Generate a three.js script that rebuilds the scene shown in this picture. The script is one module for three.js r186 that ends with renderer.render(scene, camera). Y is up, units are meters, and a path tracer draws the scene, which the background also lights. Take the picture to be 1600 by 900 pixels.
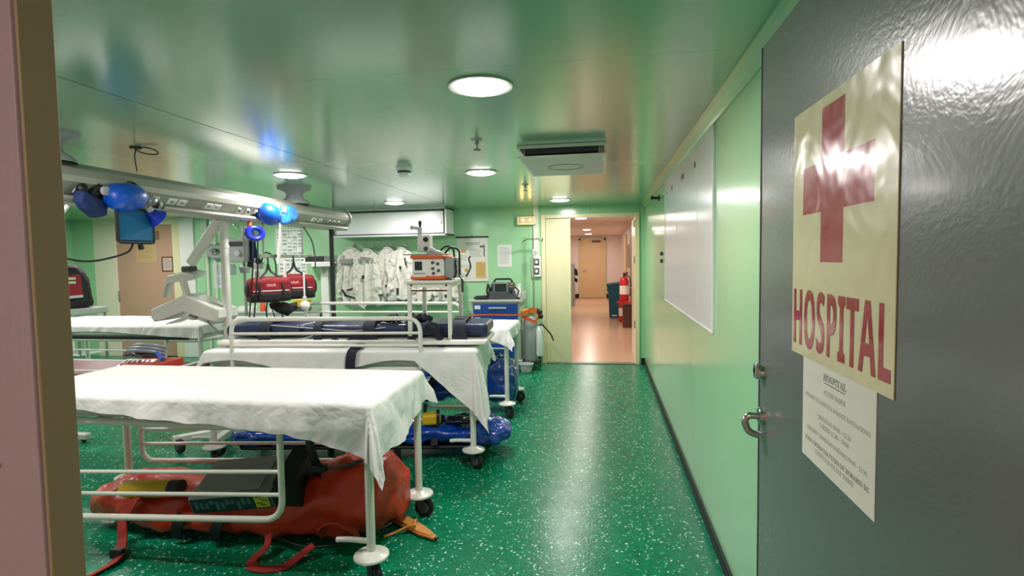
import * as THREE from 'three';
import { RoundedBoxGeometry } from 'three/addons/geometries/RoundedBoxGeometry.js';
import { mergeGeometries, toCreasedNormals } from 'three/addons/utils/BufferGeometryUtils.js';
import { ImprovedNoise } from 'three/addons/math/ImprovedNoise.js';
import { FontLoader } from 'three/addons/loaders/FontLoader.js';
import { RectAreaLightUniformsLib } from 'three/addons/lights/RectAreaLightUniformsLib.js';

// ---------------------------------------------------------------- camera, exposure
const scene = new THREE.Scene();
scene.background = new THREE.Color(0, 0, 0);
const camera = new THREE.PerspectiveCamera(2 * Math.atan(450 / 850) * 180 / Math.PI, 16 / 9, 0.05, 60);
const rad = THREE.MathUtils.degToRad;
camera.position.set(0, 1.5, 0);
camera.rotation.set(rad(-3.15), rad(9.55), rad(-0.89), 'YXZ');
const renderer = new THREE.WebGLRenderer();
renderer.toneMapping = THREE.LinearToneMapping;
renderer.toneMappingExposure = 1.22;
renderer.shadowMap.enabled = true;
RectAreaLightUniformsLib.init();
const LAMP = 210, LAMP_COLOR = new THREE.Color(1, 0.94, 0.93), CORR_COLOR = new THREE.Color(1, 0.92, 0.84);
const CEIL = 2.22, ZFAR = -7.66, XR = 0.56, XL = -8.6, ZN = -0.51;

// ---------------------------------------------------------------- helpers
const noise = new ImprovedNoise();
const nz = (x, y = 0.37, z = 0.71) => noise.noise(x, y, z);
let seed = 7;
const rnd = () => { seed = (seed * 1664525 + 1013904223) % 4294967296; return seed / 4294967296; };
const V = (x, y, z) => new THREE.Vector3(x, y, z);
const hex = c => new THREE.Color(c);
function mat(color, roughness = 0.5, extra = {}) { return new THREE.MeshPhysicalMaterial({ color, roughness, side: THREE.DoubleSide, ...extra }); }
function clean(g) {
  if (g.index) g = g.toNonIndexed();
  for (const k of Object.keys(g.attributes)) if (!['position', 'normal', 'uv'].includes(k)) g.deleteAttribute(k);
  if (!g.attributes.normal) g.computeVertexNormals();
  if (!g.attributes.uv) g.setAttribute('uv', new THREE.BufferAttribute(new Float32Array(g.attributes.position.count * 2), 2));
  return g;
}
const merge = list => { list = [list].flat(9).filter(Boolean); return list.length === 1 ? list[0] : mergeGeometries(list.map(clean)); };
const taken = {};
function numbered(n) { const k = taken[n] = (taken[n] ?? -1) + 1; return k ? n + '_' + String(k).padStart(3, '0') : n; }
function obj(name, geos, m, parent = scene) {
  const o = new THREE.Mesh(merge(geos), m); o.name = parent === scene ? numbered(name) : name;
  o.castShadow = o.receiveShadow = true; parent.add(o); return o;
}
function tag(o, label, category, group, kind) { Object.assign(o.userData, { label, category }); if (group) o.userData.group = group; if (kind) o.userData.kind = kind; return o; }
function thing(name, label, category, p = [0, 0, 0], turn = 0, group) {
  const o = new THREE.Group(); o.name = numbered(name); o.position.set(...p); o.rotation.y = turn; scene.add(o); return tag(o, label, category, group);
}
function pivot(o, x, z, a) { const v = V(o.position.x - x, 0, o.position.z - z).applyAxisAngle(V(0, 1, 0), a); o.position.x = x + v.x; o.position.z = z + v.z; o.rotation.y += a; return o; }
function struct(o, label) { o.userData.kind = 'structure'; if (label) { o.userData.label = label; } return o; }
function sgroup(name, label) { const o = new THREE.Group(); o.name = numbered(name); scene.add(o); return struct(o, label); }
// geometry
function box(w, h, d, x = 0, y = 0, z = 0, r = 0.004, rot) {
  r = Math.min(r, w * .49, h * .49, d * .49);
  const g = r > 0.0004 ? new RoundedBoxGeometry(w, h, d, 2, r) : new THREE.BoxGeometry(w, h, d);
  if (rot) g.applyMatrix4(new THREE.Matrix4().makeRotationFromEuler(new THREE.Euler(...rot)));
  return clean(g.translate(x, y, z));
}
const bb = (x0, x1, y0, y1, z0, z1, r = 0) => box(Math.abs(x1 - x0), Math.abs(y1 - y0), Math.abs(z1 - z0), (x0 + x1) / 2, (y0 + y1) / 2, (z0 + z1) / 2, r);
function rod(a, b, r, r2 = r, seg = 14) {
  a = V(...a); b = V(...b); const d = b.clone().sub(a), g = new THREE.CylinderGeometry(r2, r, d.length(), seg);
  g.applyQuaternion(new THREE.Quaternion().setFromUnitVectors(V(0, 1, 0), d.clone().normalize())); g.translate((a.x + b.x) / 2, (a.y + b.y) / 2, (a.z + b.z) / 2); return clean(g);
}
function pipe(pts, r, bend = 0.06, closed = false, seg = 10) {          // straight runs joined by rounded bends
  const p = pts.map(q => V(...q)), path = new THREE.CurvePath(), n = p.length; let cur = null, first = null;
  const idx = closed ? [...Array(n).keys()] : [...Array(n - 2).keys()].map(i => i + 1);
  if (!closed) cur = p[0];
  for (const i of idx) {
    const A = p[(i + n - 1) % n], B = p[i], Cc = p[(i + 1) % n], b = Math.min(bend, B.distanceTo(A) * .48, B.distanceTo(Cc) * .48);
    const s = B.clone().add(A.clone().sub(B).setLength(b)), e = B.clone().add(Cc.clone().sub(B).setLength(b));
    if (cur && cur.distanceTo(s) > 1e-4) path.add(new THREE.LineCurve3(cur, s)); if (!first) first = s;
    path.add(new THREE.QuadraticBezierCurve3(s, B, e)); cur = e;
  }
  if (closed) path.add(new THREE.LineCurve3(cur, first)); else path.add(new THREE.LineCurve3(cur, p[n - 1]));
  return clean(new THREE.TubeGeometry(path, Math.max(24, Math.ceil(path.getLength() / 0.03)), r, seg, closed));
}
function tube(pts, r, n = 40, closed = false, seg = 8) { return clean(new THREE.TubeGeometry(new THREE.CatmullRomCurve3(pts.map(q => V(...q)), closed, 'centripetal'), n, r, seg, closed)); }
function lathe(pr, x = 0, y = 0, z = 0, seg = 28, rot) {
  let ar = 0; const q = [...pr, [0, pr[pr.length - 1][1]], [0, pr[0][1]]]; q.forEach(([a, b], i) => { const [c, d] = q[(i + 1) % q.length]; ar += a * d - c * b; }); if (ar < 0) pr = [...pr].reverse();
  const g = new THREE.LatheGeometry(pr.map(([a, b]) => new THREE.Vector2(a, b)), seg);
  if (rot) g.applyMatrix4(new THREE.Matrix4().makeRotationFromEuler(new THREE.Euler(...rot))); return clean(toCreasedNormals(g.translate(x, y, z), 0.7));
}
function ext(pts, depth, bev = 0.003) {                                  // outline in x,y; depth along +z
  const g = new THREE.ExtrudeGeometry(new THREE.Shape(pts.map(([a, b]) => new THREE.Vector2(a, b))), { depth, bevelEnabled: bev > 0, bevelSize: bev, bevelThickness: bev, bevelSegments: 2, steps: 1 });
  return clean(g);
}
const turn = (g, rx, ry, rz, x = 0, y = 0, z = 0) => g.applyMatrix4(new THREE.Matrix4().makeRotationFromEuler(new THREE.Euler(rx, ry, rz))).translate(x, y, z);
const ell = (a, b, c, x = 0, y = 0, z = 0, rot) => { const g = new THREE.SphereGeometry(1, 28, 20).scale(a, b, c); g.computeVertexNormals(); if (rot) turn(g, ...rot); return clean(g.translate(x, y, z)); };
const strapGeo = (pts, w, t = 0.004, up = [0, 0, 1]) => {               // flat webbing along a curve
  const c = new THREE.CatmullRomCurve3(pts.map(q => V(...q)), false, 'centripetal'), N = 30, P = [], I = [], U = V(...up);
  for (let i = 0; i <= N; i++) { const p = c.getPoint(i / N), T = c.getTangent(i / N), s = U.clone().sub(T.clone().multiplyScalar(T.dot(U))).normalize(), n = T.clone().cross(s).normalize();
    for (const [a, b] of [[-1, -1], [1, -1], [1, 1], [-1, 1]]) { const q = p.clone().addScaledVector(s, a * w / 2).addScaledVector(n, b * t / 2); P.push(q.x, q.y, q.z); } }
  for (let i = 0; i < N; i++) for (let k = 0; k < 4; k++) { const a = i * 4 + k, b = i * 4 + (k + 1) % 4; I.push(a, b, a + 4, b, b + 4, a + 4); }
  I.push(0, 2, 1, 0, 3, 2); const e = N * 4; I.push(e, e + 1, e + 2, e, e + 2, e + 3);
  const g = new THREE.BufferGeometry(); g.setAttribute('position', new THREE.Float32BufferAttribute(P, 3)); g.setIndex(I); g.computeVertexNormals(); return clean(toCreasedNormals(g, 0.6));
};
function gridGeo(nu, nv, f, closedU = false) {
  const P = [], UV = [], I = [];
  for (let j = 0; j <= nv; j++) for (let i = 0; i <= nu; i++) { const p = f(i / nu, j / nv); P.push(p[0], p[1], p[2]); UV.push(p[3] ?? i / nu, p[4] ?? j / nv); }
  for (let j = 0; j < nv; j++) for (let i = 0; i < nu; i++) { const a = j * (nu + 1) + i; I.push(a, a + 1, a + nu + 1, a + 1, a + nu + 2, a + nu + 1); }
  const g = new THREE.BufferGeometry(); g.setAttribute('position', new THREE.Float32BufferAttribute(P, 3)); g.setAttribute('uv', new THREE.Float32BufferAttribute(UV, 2)); g.setIndex(I); g.computeVertexNormals();
  if (closedU) { const n = g.attributes.normal; for (let j = 0; j <= nv; j++) { const a = j * (nu + 1), b = a + nu, m = V(n.getX(a) + n.getX(b), n.getY(a) + n.getY(b), n.getZ(a) + n.getZ(b)).normalize(); n.setXYZ(a, m.x, m.y, m.z); n.setXYZ(b, m.x, m.y, m.z); } }
  return g;
}
function loft(secs, { p = 2.6, amp = 0.012, fr = 7, sd = 0, seg = 56, n = 90, floorY = null } = {}) {   // soft bag: sections [x, yc, zc, ry, rz]
  const at = (k, t) => { const q = t * (secs.length - 1), i = Math.min(secs.length - 2, Math.floor(q)), w = q - i, s = i => secs[Math.max(0, Math.min(secs.length - 1, i))][k]; const a = s(i - 1), b = s(i), c = s(i + 1), d = s(i + 2); return .5 * (2 * b + (c - a) * w + (2 * a - 5 * b + 4 * c - d) * w * w + (3 * b - a - 3 * c + d) * w * w * w); };
  return clean(gridGeo(seg, n, (u, v) => {
    const a = -u * Math.PI * 2, ca = Math.cos(a), sa = Math.sin(a), x = at(0, v), yc = at(1, v), zc = at(2, v), end = Math.min(1, Math.sqrt(Math.min(v, 1 - v) * 24 + 0.0004));
    const ry = Math.max(.002, at(3, v)) * end, rz = Math.max(.002, at(4, v)) * end, k = Math.pow(Math.pow(Math.abs(ca), p) + Math.pow(Math.abs(sa), p), -1 / p);
    let y = yc + sa * k * ry, z = zc + ca * k * rz; const d = amp * end * (nz(x * fr + sd, y * fr * 1.6, z * fr) + .5 * nz(x * fr * 2.3 + sd, y * fr * 2.7, z * fr * 2.6));
    y += d * sa * 1.3; z += d * ca; if (floorY !== null && y < floorY) y = floorY + (y - floorY) * 0.05;
    return [x + d * .4, y, z, v, u];
  }, true));
}
function drape({ x0, x1, z0, z1, top, xp, xn, zp, zn, r = 0.025, wr = 0.012, sd = 0, flare = 0.08, topAmp = 0.004 }) {   // z1 > z0; sides: +x, -x, +z (towards the lens), -z
  const nO = 26, nX = 96, nZ = 44, N = nO * 2 + nX, M = nO * 2 + nZ;
  const fold = d => { const q = r * Math.PI / 2; return d < q ? [r * Math.sin(d / r), r * (1 - Math.cos(d / r))] : [r, r + d - q]; };
  return gridGeo(N, M, (u, v) => {
    const i = Math.round(u * N), j = Math.round(v * M), xc = x0 + (x1 - x0) * Math.max(0, Math.min(1, (i - nO) / nX)), zc = z0 + (z1 - z0) * Math.max(0, Math.min(1, (j - nO) / nZ));
    const tl = i < nO ? (nO - i) / nO : 0, tr = i > nO + nX ? (i - nO - nX) / nO : 0, tb = j < nO ? (nO - j) / nO : 0, tf = j > nO + nZ ? (j - nO - nZ) / nO : 0;
    const dx = tl * xn(zc) + tr * xp(zc), dz = tb * zn(xc) + tf * zp(xc), rho = Math.hypot(dx, dz);
    if (rho < 1e-6) return [xc, top + topAmp * (nz(xc * 3 + sd, zc * 4) + .5 * nz(xc * 9 + sd, zc * 8)), zc, xc, zc];
    const cx = (tr ? dx : -dx) / rho, cz = (tf ? dz : -dz) / rho, [o, down] = fold(rho), corner = dx > 0 && dz > 0, ang = Math.atan2(cz, cx);
    const w = Math.min(1, rho / 0.14), along = corner ? ang * .35 + xc : (dx > 0 ? zc : xc);
    let out = o + flare * rho + wr * w * Math.abs(nz(along * 7 + sd, rho * 2.2, corner ? 2 : .5) * 2 + .6 * nz(along * 17 + sd, rho * 5) + .25);
    if (corner) out += rho * (.09 * (1 - Math.cos(4 * ang)) + .07 * Math.sin(8 * ang) ** 2) * w;
    return [xc + cx * out, top - down + .006 * w * nz(along * 8, rho * 9 + sd), zc + cz * out, xc + cx * rho, zc + cz * rho];
  });
}
// textures
function dataTex(n, f, srgb) {
  const a = new Uint8Array(n * n * 4);
  for (let y = 0; y < n; y++) for (let x = 0; x < n; x++) { const c = f(x / n, y / n), k = (y * n + x) * 4; if (typeof c === 'number') a[k] = a[k + 1] = a[k + 2] = c * 255; else { a[k] = c[0]; a[k + 1] = c[1]; a[k + 2] = c[2]; } a[k + 3] = 255; }
  const t = new THREE.DataTexture(a, n, n); t.magFilter = THREE.LinearFilter; t.minFilter = THREE.LinearMipmapLinearFilter; t.generateMipmaps = true; t.wrapS = t.wrapT = THREE.RepeatWrapping; if (srgb) t.colorSpace = THREE.SRGBColorSpace; t.needsUpdate = true; return t;
}
const rep = (t, sx, sy = sx) => { const c = t.clone(); c.repeat.set(sx, sy); c.needsUpdate = true; return c; };
function canvasTex(w, h, draw) {
  const c = document.createElement('canvas'); c.width = w; c.height = h; draw(c.getContext('2d'), w, h);
  const t = new THREE.CanvasTexture(c); t.colorSpace = THREE.SRGBColorSpace; t.anisotropy = 8; return t;
}
function metres(g) {                                                     // uv in metres, box projection
  g = clean(g); const p = g.attributes.position, n = g.attributes.normal, u = g.attributes.uv;
  for (let i = 0; i < p.count; i++) { const ax = Math.abs(n.getX(i)), ay = Math.abs(n.getY(i)), az = Math.abs(n.getZ(i)); if (ay >= ax && ay >= az) u.setXY(i, p.getX(i), p.getZ(i)); else if (ax >= az) u.setXY(i, p.getZ(i), p.getY(i)); else u.setXY(i, p.getX(i), p.getY(i)); }
  return g;
}
const tile = (x, P) => x * P;
const pn = (x, y, P, s = 0) => { const a = x * Math.PI * 2, b = y * Math.PI * 2, R = P / (Math.PI * 2); return nz(Math.cos(a) * R + s, Math.sin(a) * R + 3.3 * Math.cos(b) * R * .31 + s, Math.sin(b) * R + Math.cos(b) * R * .7 + s); };
const peel = dataTex(256, (x, y) => .5 + .3 * pn(x, y, 26) + .2 * pn(x, y, 60, 5));
const weave = dataTex(256, (x, y) => .5 + .2 * Math.sin(x * 256 * Math.PI / 2) * Math.sin(y * 256 * Math.PI / 2) + .25 * pn(x, y, 20, 2));
const creases = dataTex(512, (x, y) => .5 + .28 * pn(x, y, 5, 1) + .22 * (1 - Math.abs(pn(x, y, 9, 8)) * 2) + .1 * pn(x, y, 30, 3));
const floorTex = (() => {
  const N = 1024, a = new Float32Array(N * N * 3); seed = 99;
  for (let y = 0; y < N; y++) for (let x = 0; x < N; x++) { const m = .5 + .5 * pn(x / N, y / N, 30) + .35 * pn(x / N, y / N, 110, 7), k = (y * N + x) * 3; a[k] = 2 + 8 * m; a[k + 1] = 112 + 24 * m; a[k + 2] = 76 + 22 * m; }
  const fleck = (cnt, lo, hi, col) => { for (let i = 0; i < cnt; i++) { const cx = rnd() * N, cy = rnd() * N, l = lo + rnd() * (hi - lo), w = l * (.3 + .5 * rnd()), an = rnd() * 3.14, c = Math.cos(an), s = Math.sin(an), f = .65 + .35 * rnd(), R = Math.ceil(l);
    for (let dy = -R; dy <= R; dy++) for (let dx = -R; dx <= R; dx++) { const p = dx * c + dy * s, q = -dx * s + dy * c; if (Math.abs(p) < l && Math.abs(q) < w * (1 - .5 * Math.abs(p) / l)) { const k = (((cy + dy + N) | 0) % N * N + ((cx + dx + N) | 0) % N) * 3; for (let e = 0; e < 3; e++) a[k + e] += (col[e] - a[k + e]) * f; } } } };
  fleck(5200, 1.2, 4, [4, 70, 52]); fleck(2600, 1.2, 3.6, [40, 150, 112]); fleck(1700, 1.6, 5.8, [220, 242, 230]);
  return dataTex(N, (x, y) => { const k = ((y * N | 0) * N + (x * N | 0)) * 3; return [a[k], a[k + 1], a[k + 2]]; }, true);
})();

// ---------------------------------------------------------------- materials
const M = {
  wall: mat(hex('#a3d6a6'), 0.24, { bumpMap: rep(peel, 5), bumpScale: 0.0003, clearcoat: 0.4, clearcoatRoughness: 0.12 }),
  ceil: mat(hex('#93bf9f'), 0.2, { bumpMap: rep(peel, 1.2), bumpScale: 0.0006, clearcoat: 0.7, clearcoatRoughness: 0.17 }),
  floor: mat('#ffffff', 0.24, { map: rep(floorTex, .7), bumpMap: rep(peel, 3), bumpScale: 0.001, specularIntensity: 0.42 }),
  black: mat(hex('#17181a'), 0.5), rubber: mat(hex('#1c1d1f'), 0.75), tyre: mat(hex('#5d6163'), 0.6),
  white: mat(hex('#e4e3d8'), 0.32, { clearcoat: 0.3, clearcoatRoughness: 0.2 }), whiteP: mat(hex('#eceae4'), 0.4), cabinet: mat(hex('#eef0ee'), 0.3),
  sheet: mat(hex('#e9e8e4'), 0.85, { bumpMap: rep(creases, 1.6), bumpScale: 0.007, sheen: 0.2, sheenRoughness: 0.8 }),
  coat: mat(hex('#dad7cd'), 0.9, { bumpMap: rep(creases, 2), bumpScale: 0.014 }), band: mat(hex('#8c8b86'), 0.6),
  mattress: mat(hex('#d7d9d4'), 0.5),
  chrome: mat(hex('#c9c9c6'), 0.14, { metalness: 1 }), steel: mat(hex('#a9aba9'), 0.34, { metalness: 0.9 }), alu: mat(hex('#c4c5bd'), 0.3, { metalness: 0.55 }), greyP: mat(hex('#9da19f'), 0.45),
  rail: mat(hex('#a9a99d'), 0.42, { metalness: 0.2 }), railFace: mat(hex('#a3a49b'), 0.4, { metalness: 0.2 }),
  cream: mat(hex('#e6deb4'), 0.28, { clearcoat: 0.3, clearcoatRoughness: 0.2 }), creamDark: mat(hex('#cfc48e'), 0.4),
  tan: mat(hex('#ac9b7a'), 0.5), pink: mat(hex('#b8a3a6'), 0.55, { bumpMap: rep(peel, 4), bumpScale: 0.0004 }),
  brownDoor: mat(hex('#c29a82'), 0.45), beigeWall: mat(hex('#efe6cf'), 0.35), corrWall: mat(hex('#e8d8cf'), 0.45), corrCeil: mat(hex('#e8d4cc'), 0.4), corrFloor: mat(hex('#d9b294'), 0.25, { bumpMap: rep(peel, 3), bumpScale: 0.0004 }), corrDoor: mat(hex('#d9b98c'), 0.45),
  greyDoor: mat(hex('#6f7170'), 0.26, { bumpMap: rep(peel, 3.2), bumpScale: 0.0005, clearcoat: 0.4, clearcoatRoughness: 0.15 }),
  blueBag: mat(hex('#0d3f9e'), 0.22, { clearcoat: 0.6, clearcoatRoughness: 0.15, bumpMap: rep(creases, 6, 1), bumpScale: 0.01 }),
  redBag: mat(hex('#d4371c'), 0.36, { clearcoat: 0.25, clearcoatRoughness: 0.3, bumpMap: rep(creases, 4, 1), bumpScale: 0.012 }), redStrap: mat(hex('#a93128'), 0.7),
  navy: mat(hex('#232a4d'), 0.34, { bumpMap: rep(creases, 1), bumpScale: 0.004 }), navyStrap: mat(hex('#12172a'), 0.7),
  resus: mat(hex('#0d55c4'), 0.38, { clearcoat: 0.3 }), teal: mat(hex('#0a6fa0'), 0.7, { bumpMap: rep(weave, 3), bumpScale: 0.002 }), cuffNavy: mat(hex('#1c3168'), 0.75), lightBlue: mat(hex('#3b8fe0'), 0.5),
  clear: mat(hex('#d9dde0'), 0.15, { transmission: 0.7, thickness: 0 }), bagRed: mat(hex('#8c1420'), 0.65, { bumpMap: rep(weave, 2), bumpScale: 0.002 }), bagBlack: mat(hex('#191718'), 0.7), silver: mat(hex('#b9bcbd'), 0.4),
  orange: mat(hex('#e2622f'), 0.4), yellow: mat(hex('#d9b021'), 0.45), wood: mat(hex('#d98f45'), 0.5), cartBlue: mat(hex('#164a9c'), 0.35), cartGrey: mat(hex('#b4b7b0'), 0.45),
  maroon: mat(hex('#6d2230'), 0.4), paper: mat(hex('#eceae0'), 0.7), screen: mat(hex('#20302c'), 0.12), dkGrey: mat(hex('#45494d'), 0.5), teb: mat(hex('#15596b'), 0.45), extRed: mat(hex('#c41f26'), 0.25), frameBrown: mat(hex('#5b3b2a'), 0.5), cork: mat(hex('#c0a070'), 0.9),
  glowWarm: mat('#ffffff', 0.4, { emissive: hex('#ffc46a'), emissiveIntensity: 1.3 }), glow: mat('#ffffff', 0.4, { emissive: LAMP_COLOR, emissiveIntensity: 6 }),
  threshold: mat(hex('#8d8f88'), 0.35, { metalness: 0.7 }), yellowCable: mat(hex('#cfc12f'), 0.5), oxy: mat(hex('#dfe2dd'), 0.3), bottleRed: mat(hex('#e0543f'), 0.4), glass: mat('#ffffff', 0.05, { transmission: 1, thickness: 0 }),
};

// ---------------------------------------------------------------- the setting
const metresBox = (...a) => metres(bb(...a));
// floor
struct(obj('floor', metresBox(XL - .1, XR + .1, -.06, 0, ZFAR - .08, -.49), M.floor), 'dark green vinyl floor with white flecks');
// ceiling with panels
{
  const c = sgroup('ceiling', 'glossy green ceiling panels');
  obj('backing', bb(XL - .1, XR + .1, CEIL + .008, CEIL + .1, ZFAR - .08, ZN + .02), M.black, c);
  const xs = [XL - .1, -6.45, -4.25, -2.05, XR + .1], zs = [ZFAR - .08, -6.68, -5.5, -4.33, -3.18, -2.05, ZN + .02], g = .0016;
  for (let i = 0; i < xs.length - 1; i++) for (let j = 0; j < zs.length - 1; j++)
    obj('panel', metresBox(xs[i] + (i ? g * 2.2 : 0), xs[i + 1] - g * 2.2, CEIL, CEIL + .008, zs[j] + .0005, zs[j + 1] - .0005), M.ceil, c);
}
// right wall
{
  const w = sgroup('wall_right', 'light green glossy painted wall');
  obj('backing', bb(XR + .008, XR + .1, 0, CEIL, ZFAR - .08, .0), M.black, w);
  const zs = [ZFAR, -5.6, -3.6, -1.6, ZN];
  for (let j = 0; j < 4; j++) obj('panel', metresBox(XR, XR + .008, 0, CEIL, zs[j] + .0006, zs[j + 1] - .0006), M.wall, w);
  struct(obj('baseboard_right', bb(XR - .012, XR, 0, .075, ZFAR, ZN, .003), M.black), 'black skirting along the right wall');
  // rounded cove strip where wall and ceiling meet
  const cove = ext([[0, 0], [-.06, 0], [-.06, -.01], [-.044, -.018], [-.018, -.044], [-.01, -.06], [0, -.06]], ZN - ZFAR - .02, 0);
  struct(obj('trim_1', cove.translate(XR, CEIL, ZFAR + .01), M.wall), 'green cove strip between wall and ceiling');
}
// far wall: panels around the doorway of the corridor
const DL = -.86, DR = .49, DT = 2.1;
{
  const w = sgroup('wall_far', 'green panelled end wall');
  for (const [a, b, c, d] of [[-6.35, DL, 0, CEIL], [DR, XR + .1, 0, CEIL], [DL, DR, DT, CEIL]]) obj('backing', bb(a, b, c, d, ZFAR - .08, ZFAR - .008), M.black, w);
  const xs = [-6.35, -5.15, -4.02, -3.1, -2.05, -1.94 + .9, DL];
  for (let i = 0; i < xs.length - 1; i++) obj('panel', metresBox(xs[i] + .001, xs[i + 1] - .001, 0, CEIL, ZFAR - .008, ZFAR), M.wall, w);
  obj('panel', metresBox(DL + .001, -.18, DT, CEIL, ZFAR - .008, ZFAR), M.wall, w); obj('panel', metresBox(-.178, DR - .001, DT, CEIL, ZFAR - .008, ZFAR), M.wall, w);
  obj('panel', metresBox(DR + .001, XR, 0, CEIL, ZFAR - .008, ZFAR), M.wall, w);
  obj('panel', bb(XL, -7.8, 0, CEIL, ZFAR - .08, ZFAR), M.beigeWall, w).userData.label = 'cream panel beside the brown door';
  obj('panel', bb(-7.8, -6.35, 2.12, CEIL, ZFAR - .08, ZFAR), M.beigeWall, w);
  obj('panel', metresBox(XL, -8.2, 0, CEIL, ZFAR - .001, ZFAR + .008), M.wall, w);
  struct(obj('baseboard_far', [bb(-6.35, DL - .02, 0, .09, ZFAR, ZFAR + .014, .003), bb(DR + .02, XR, 0, .09, ZFAR, ZFAR + .014, .003)], M.black), 'black skirting of the end wall');
  struct(obj('wall_left', metresBox(XL - .1, XL, 0, CEIL, ZFAR - .08, ZN + .02), M.wall), 'green left wall');
  // brown cabin door and white posts on the left
  const d = sgroup('door_2', 'brown wooden door with notices');
  obj('leaf', bb(-7.79, -6.74, 0.01, 2.12, ZFAR - .05, ZFAR - .01, .003), M.brownDoor, d);
  obj('hinge', rod([-7.78, .9, ZFAR], [-7.78, 1.06, ZFAR], .012), M.steel, d);
  obj('frame', [bb(-7.82, -7.785, 0, 2.14, ZFAR - .06, ZFAR + .01, .003)], M.beigeWall, d);
  obj('frame', bb(-6.74, -6.6, 0, 2.14, ZFAR - .06, ZFAR + .02, .006), M.cream, d);
  obj('frame', bb(-6.6, -6.35, 0, CEIL, ZFAR - .08, ZFAR + .03, .01), M.whiteP, d);
}
// double doorway to the corridor
{
  const d = sgroup('door_3', 'cream double door with one leaf open');
  obj('frame', bb(DL, DL + .06, 0, DT, ZFAR - .09, ZFAR + .025, .006), M.cream, d); obj('frame', bb(DR - .06, DR, 0, DT, ZFAR - .09, ZFAR + .025, .006), M.cream, d); obj('frame', bb(DL + .06, DR - .06, DT - .055, DT, ZFAR - .09, ZFAR + .025, .006), M.cream, d);
  obj('leaf', bb(DL + .062, -.45, .012, DT - .057, ZFAR - .06, ZFAR - .015, .004), M.cream, d);
  obj('threshold', bb(DL + .06, DR - .06, 0, .012, ZFAR - .09, ZFAR + .03, .004), M.threshold, d);
  for (const y of [.55, 1.45, 1.95]) { obj('hinge', [rod([DR - .062, y - .05, ZFAR - .03], [DR - .062, y + .05, ZFAR - .03], .01), bb(DR - .068, DR - .06, y - .05, y + .05, ZFAR - .06, ZFAR - .02)], M.dkGrey, d); }
  const o = sgroup('door_4', 'cream door leaf folded back into the corridor'); obj('leaf', bb(DR - .055, DR - .012, .012, DT - .06, ZFAR - .95, ZFAR - .1, .004), M.cream, o); obj('door_handle', pipe([[DR - .055, 1.02, ZFAR - .86], [DR - .1, 1.02, ZFAR - .86], [DR - .1, 1.02, ZFAR - .75]], .008, .02), M.chrome, o);
}
// corridor behind the end wall
const CZ = -19.9, CXL = -1.35, CXR = .66;
{
  struct(obj('floor', metresBox(CXL - .3, CXR + .1, -.06, 0, CZ - .1, ZFAR - .08), M.corrFloor), 'pinkish brown corridor floor');
  struct(obj('ceiling', bb(CXL - .3, CXR + .1, 2.27, 2.35, CZ - .1, ZFAR - .08), M.corrCeil), 'pale corridor ceiling');
  const wl = struct(obj('wall_corridor_left', bb(CXL - .1, CXL, 0, 2.27, CZ - .1, ZFAR - .08), M.corrWall), 'pale pink corridor wall');
  const wr = sgroup('wall_corridor_right', 'pale pink corridor wall'); obj('panel', bb(CXR, CXR + .1, 0, 2.27, CZ - .1, ZFAR - .08), M.corrWall, wr);
  obj('panel', bb(CXR - .05, CXR, 0, 2.1, -17.6, -15.4, .01), M.corrDoor, wr); obj('panel', bb(CXR - .03, CXR, 0, 2.1, -13.2, -12.1, .01), M.tan, wr); obj('panel', bb(CXR - .02, CXR, 1.2, 1.8, -14.9, -14.2, .005), M.greyP, wr);
  struct(obj('wall_corridor_far', bb(CXL - .1, CXR + .1, 0, 2.27, CZ - .1, CZ), M.corrWall), 'pale pink wall at corridor end');
  struct(obj('baseboard_corridor', [bb(CXL, -.86, 0, .16, CZ, CZ + .02), bb(.1, CXR, 0, .16, CZ, CZ + .02), bb(CXR - .02, CXR, 0, .12, CZ, ZFAR - .9)], M.black), 'black corridor skirting');
  const d = sgroup('door_5', 'beige door at the end of the corridor'); obj('leaf', bb(-.8, .03, .02, 2.1, CZ, CZ + .04, .004), M.corrDoor, d); obj('frame', [bb(-.87, -.8, 0, 2.16, CZ, CZ + .06), bb(.03, .1, 0, 2.16, CZ, CZ + .06), bb(-.87, .1, 2.1, 2.17, CZ, CZ + .06)], M.creamDark, d);
  obj('door_handle', pipe([[-.72, 1.02, CZ + .04], [-.72, 1.02, CZ + .1], [-.6, 1.02, CZ + .1]], .012, .02), M.steel, d); obj('closer', bb(-.4, -.1, 2.02, 2.08, CZ + .04, CZ + .1, .01), M.frameBrown, d);
}
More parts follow.
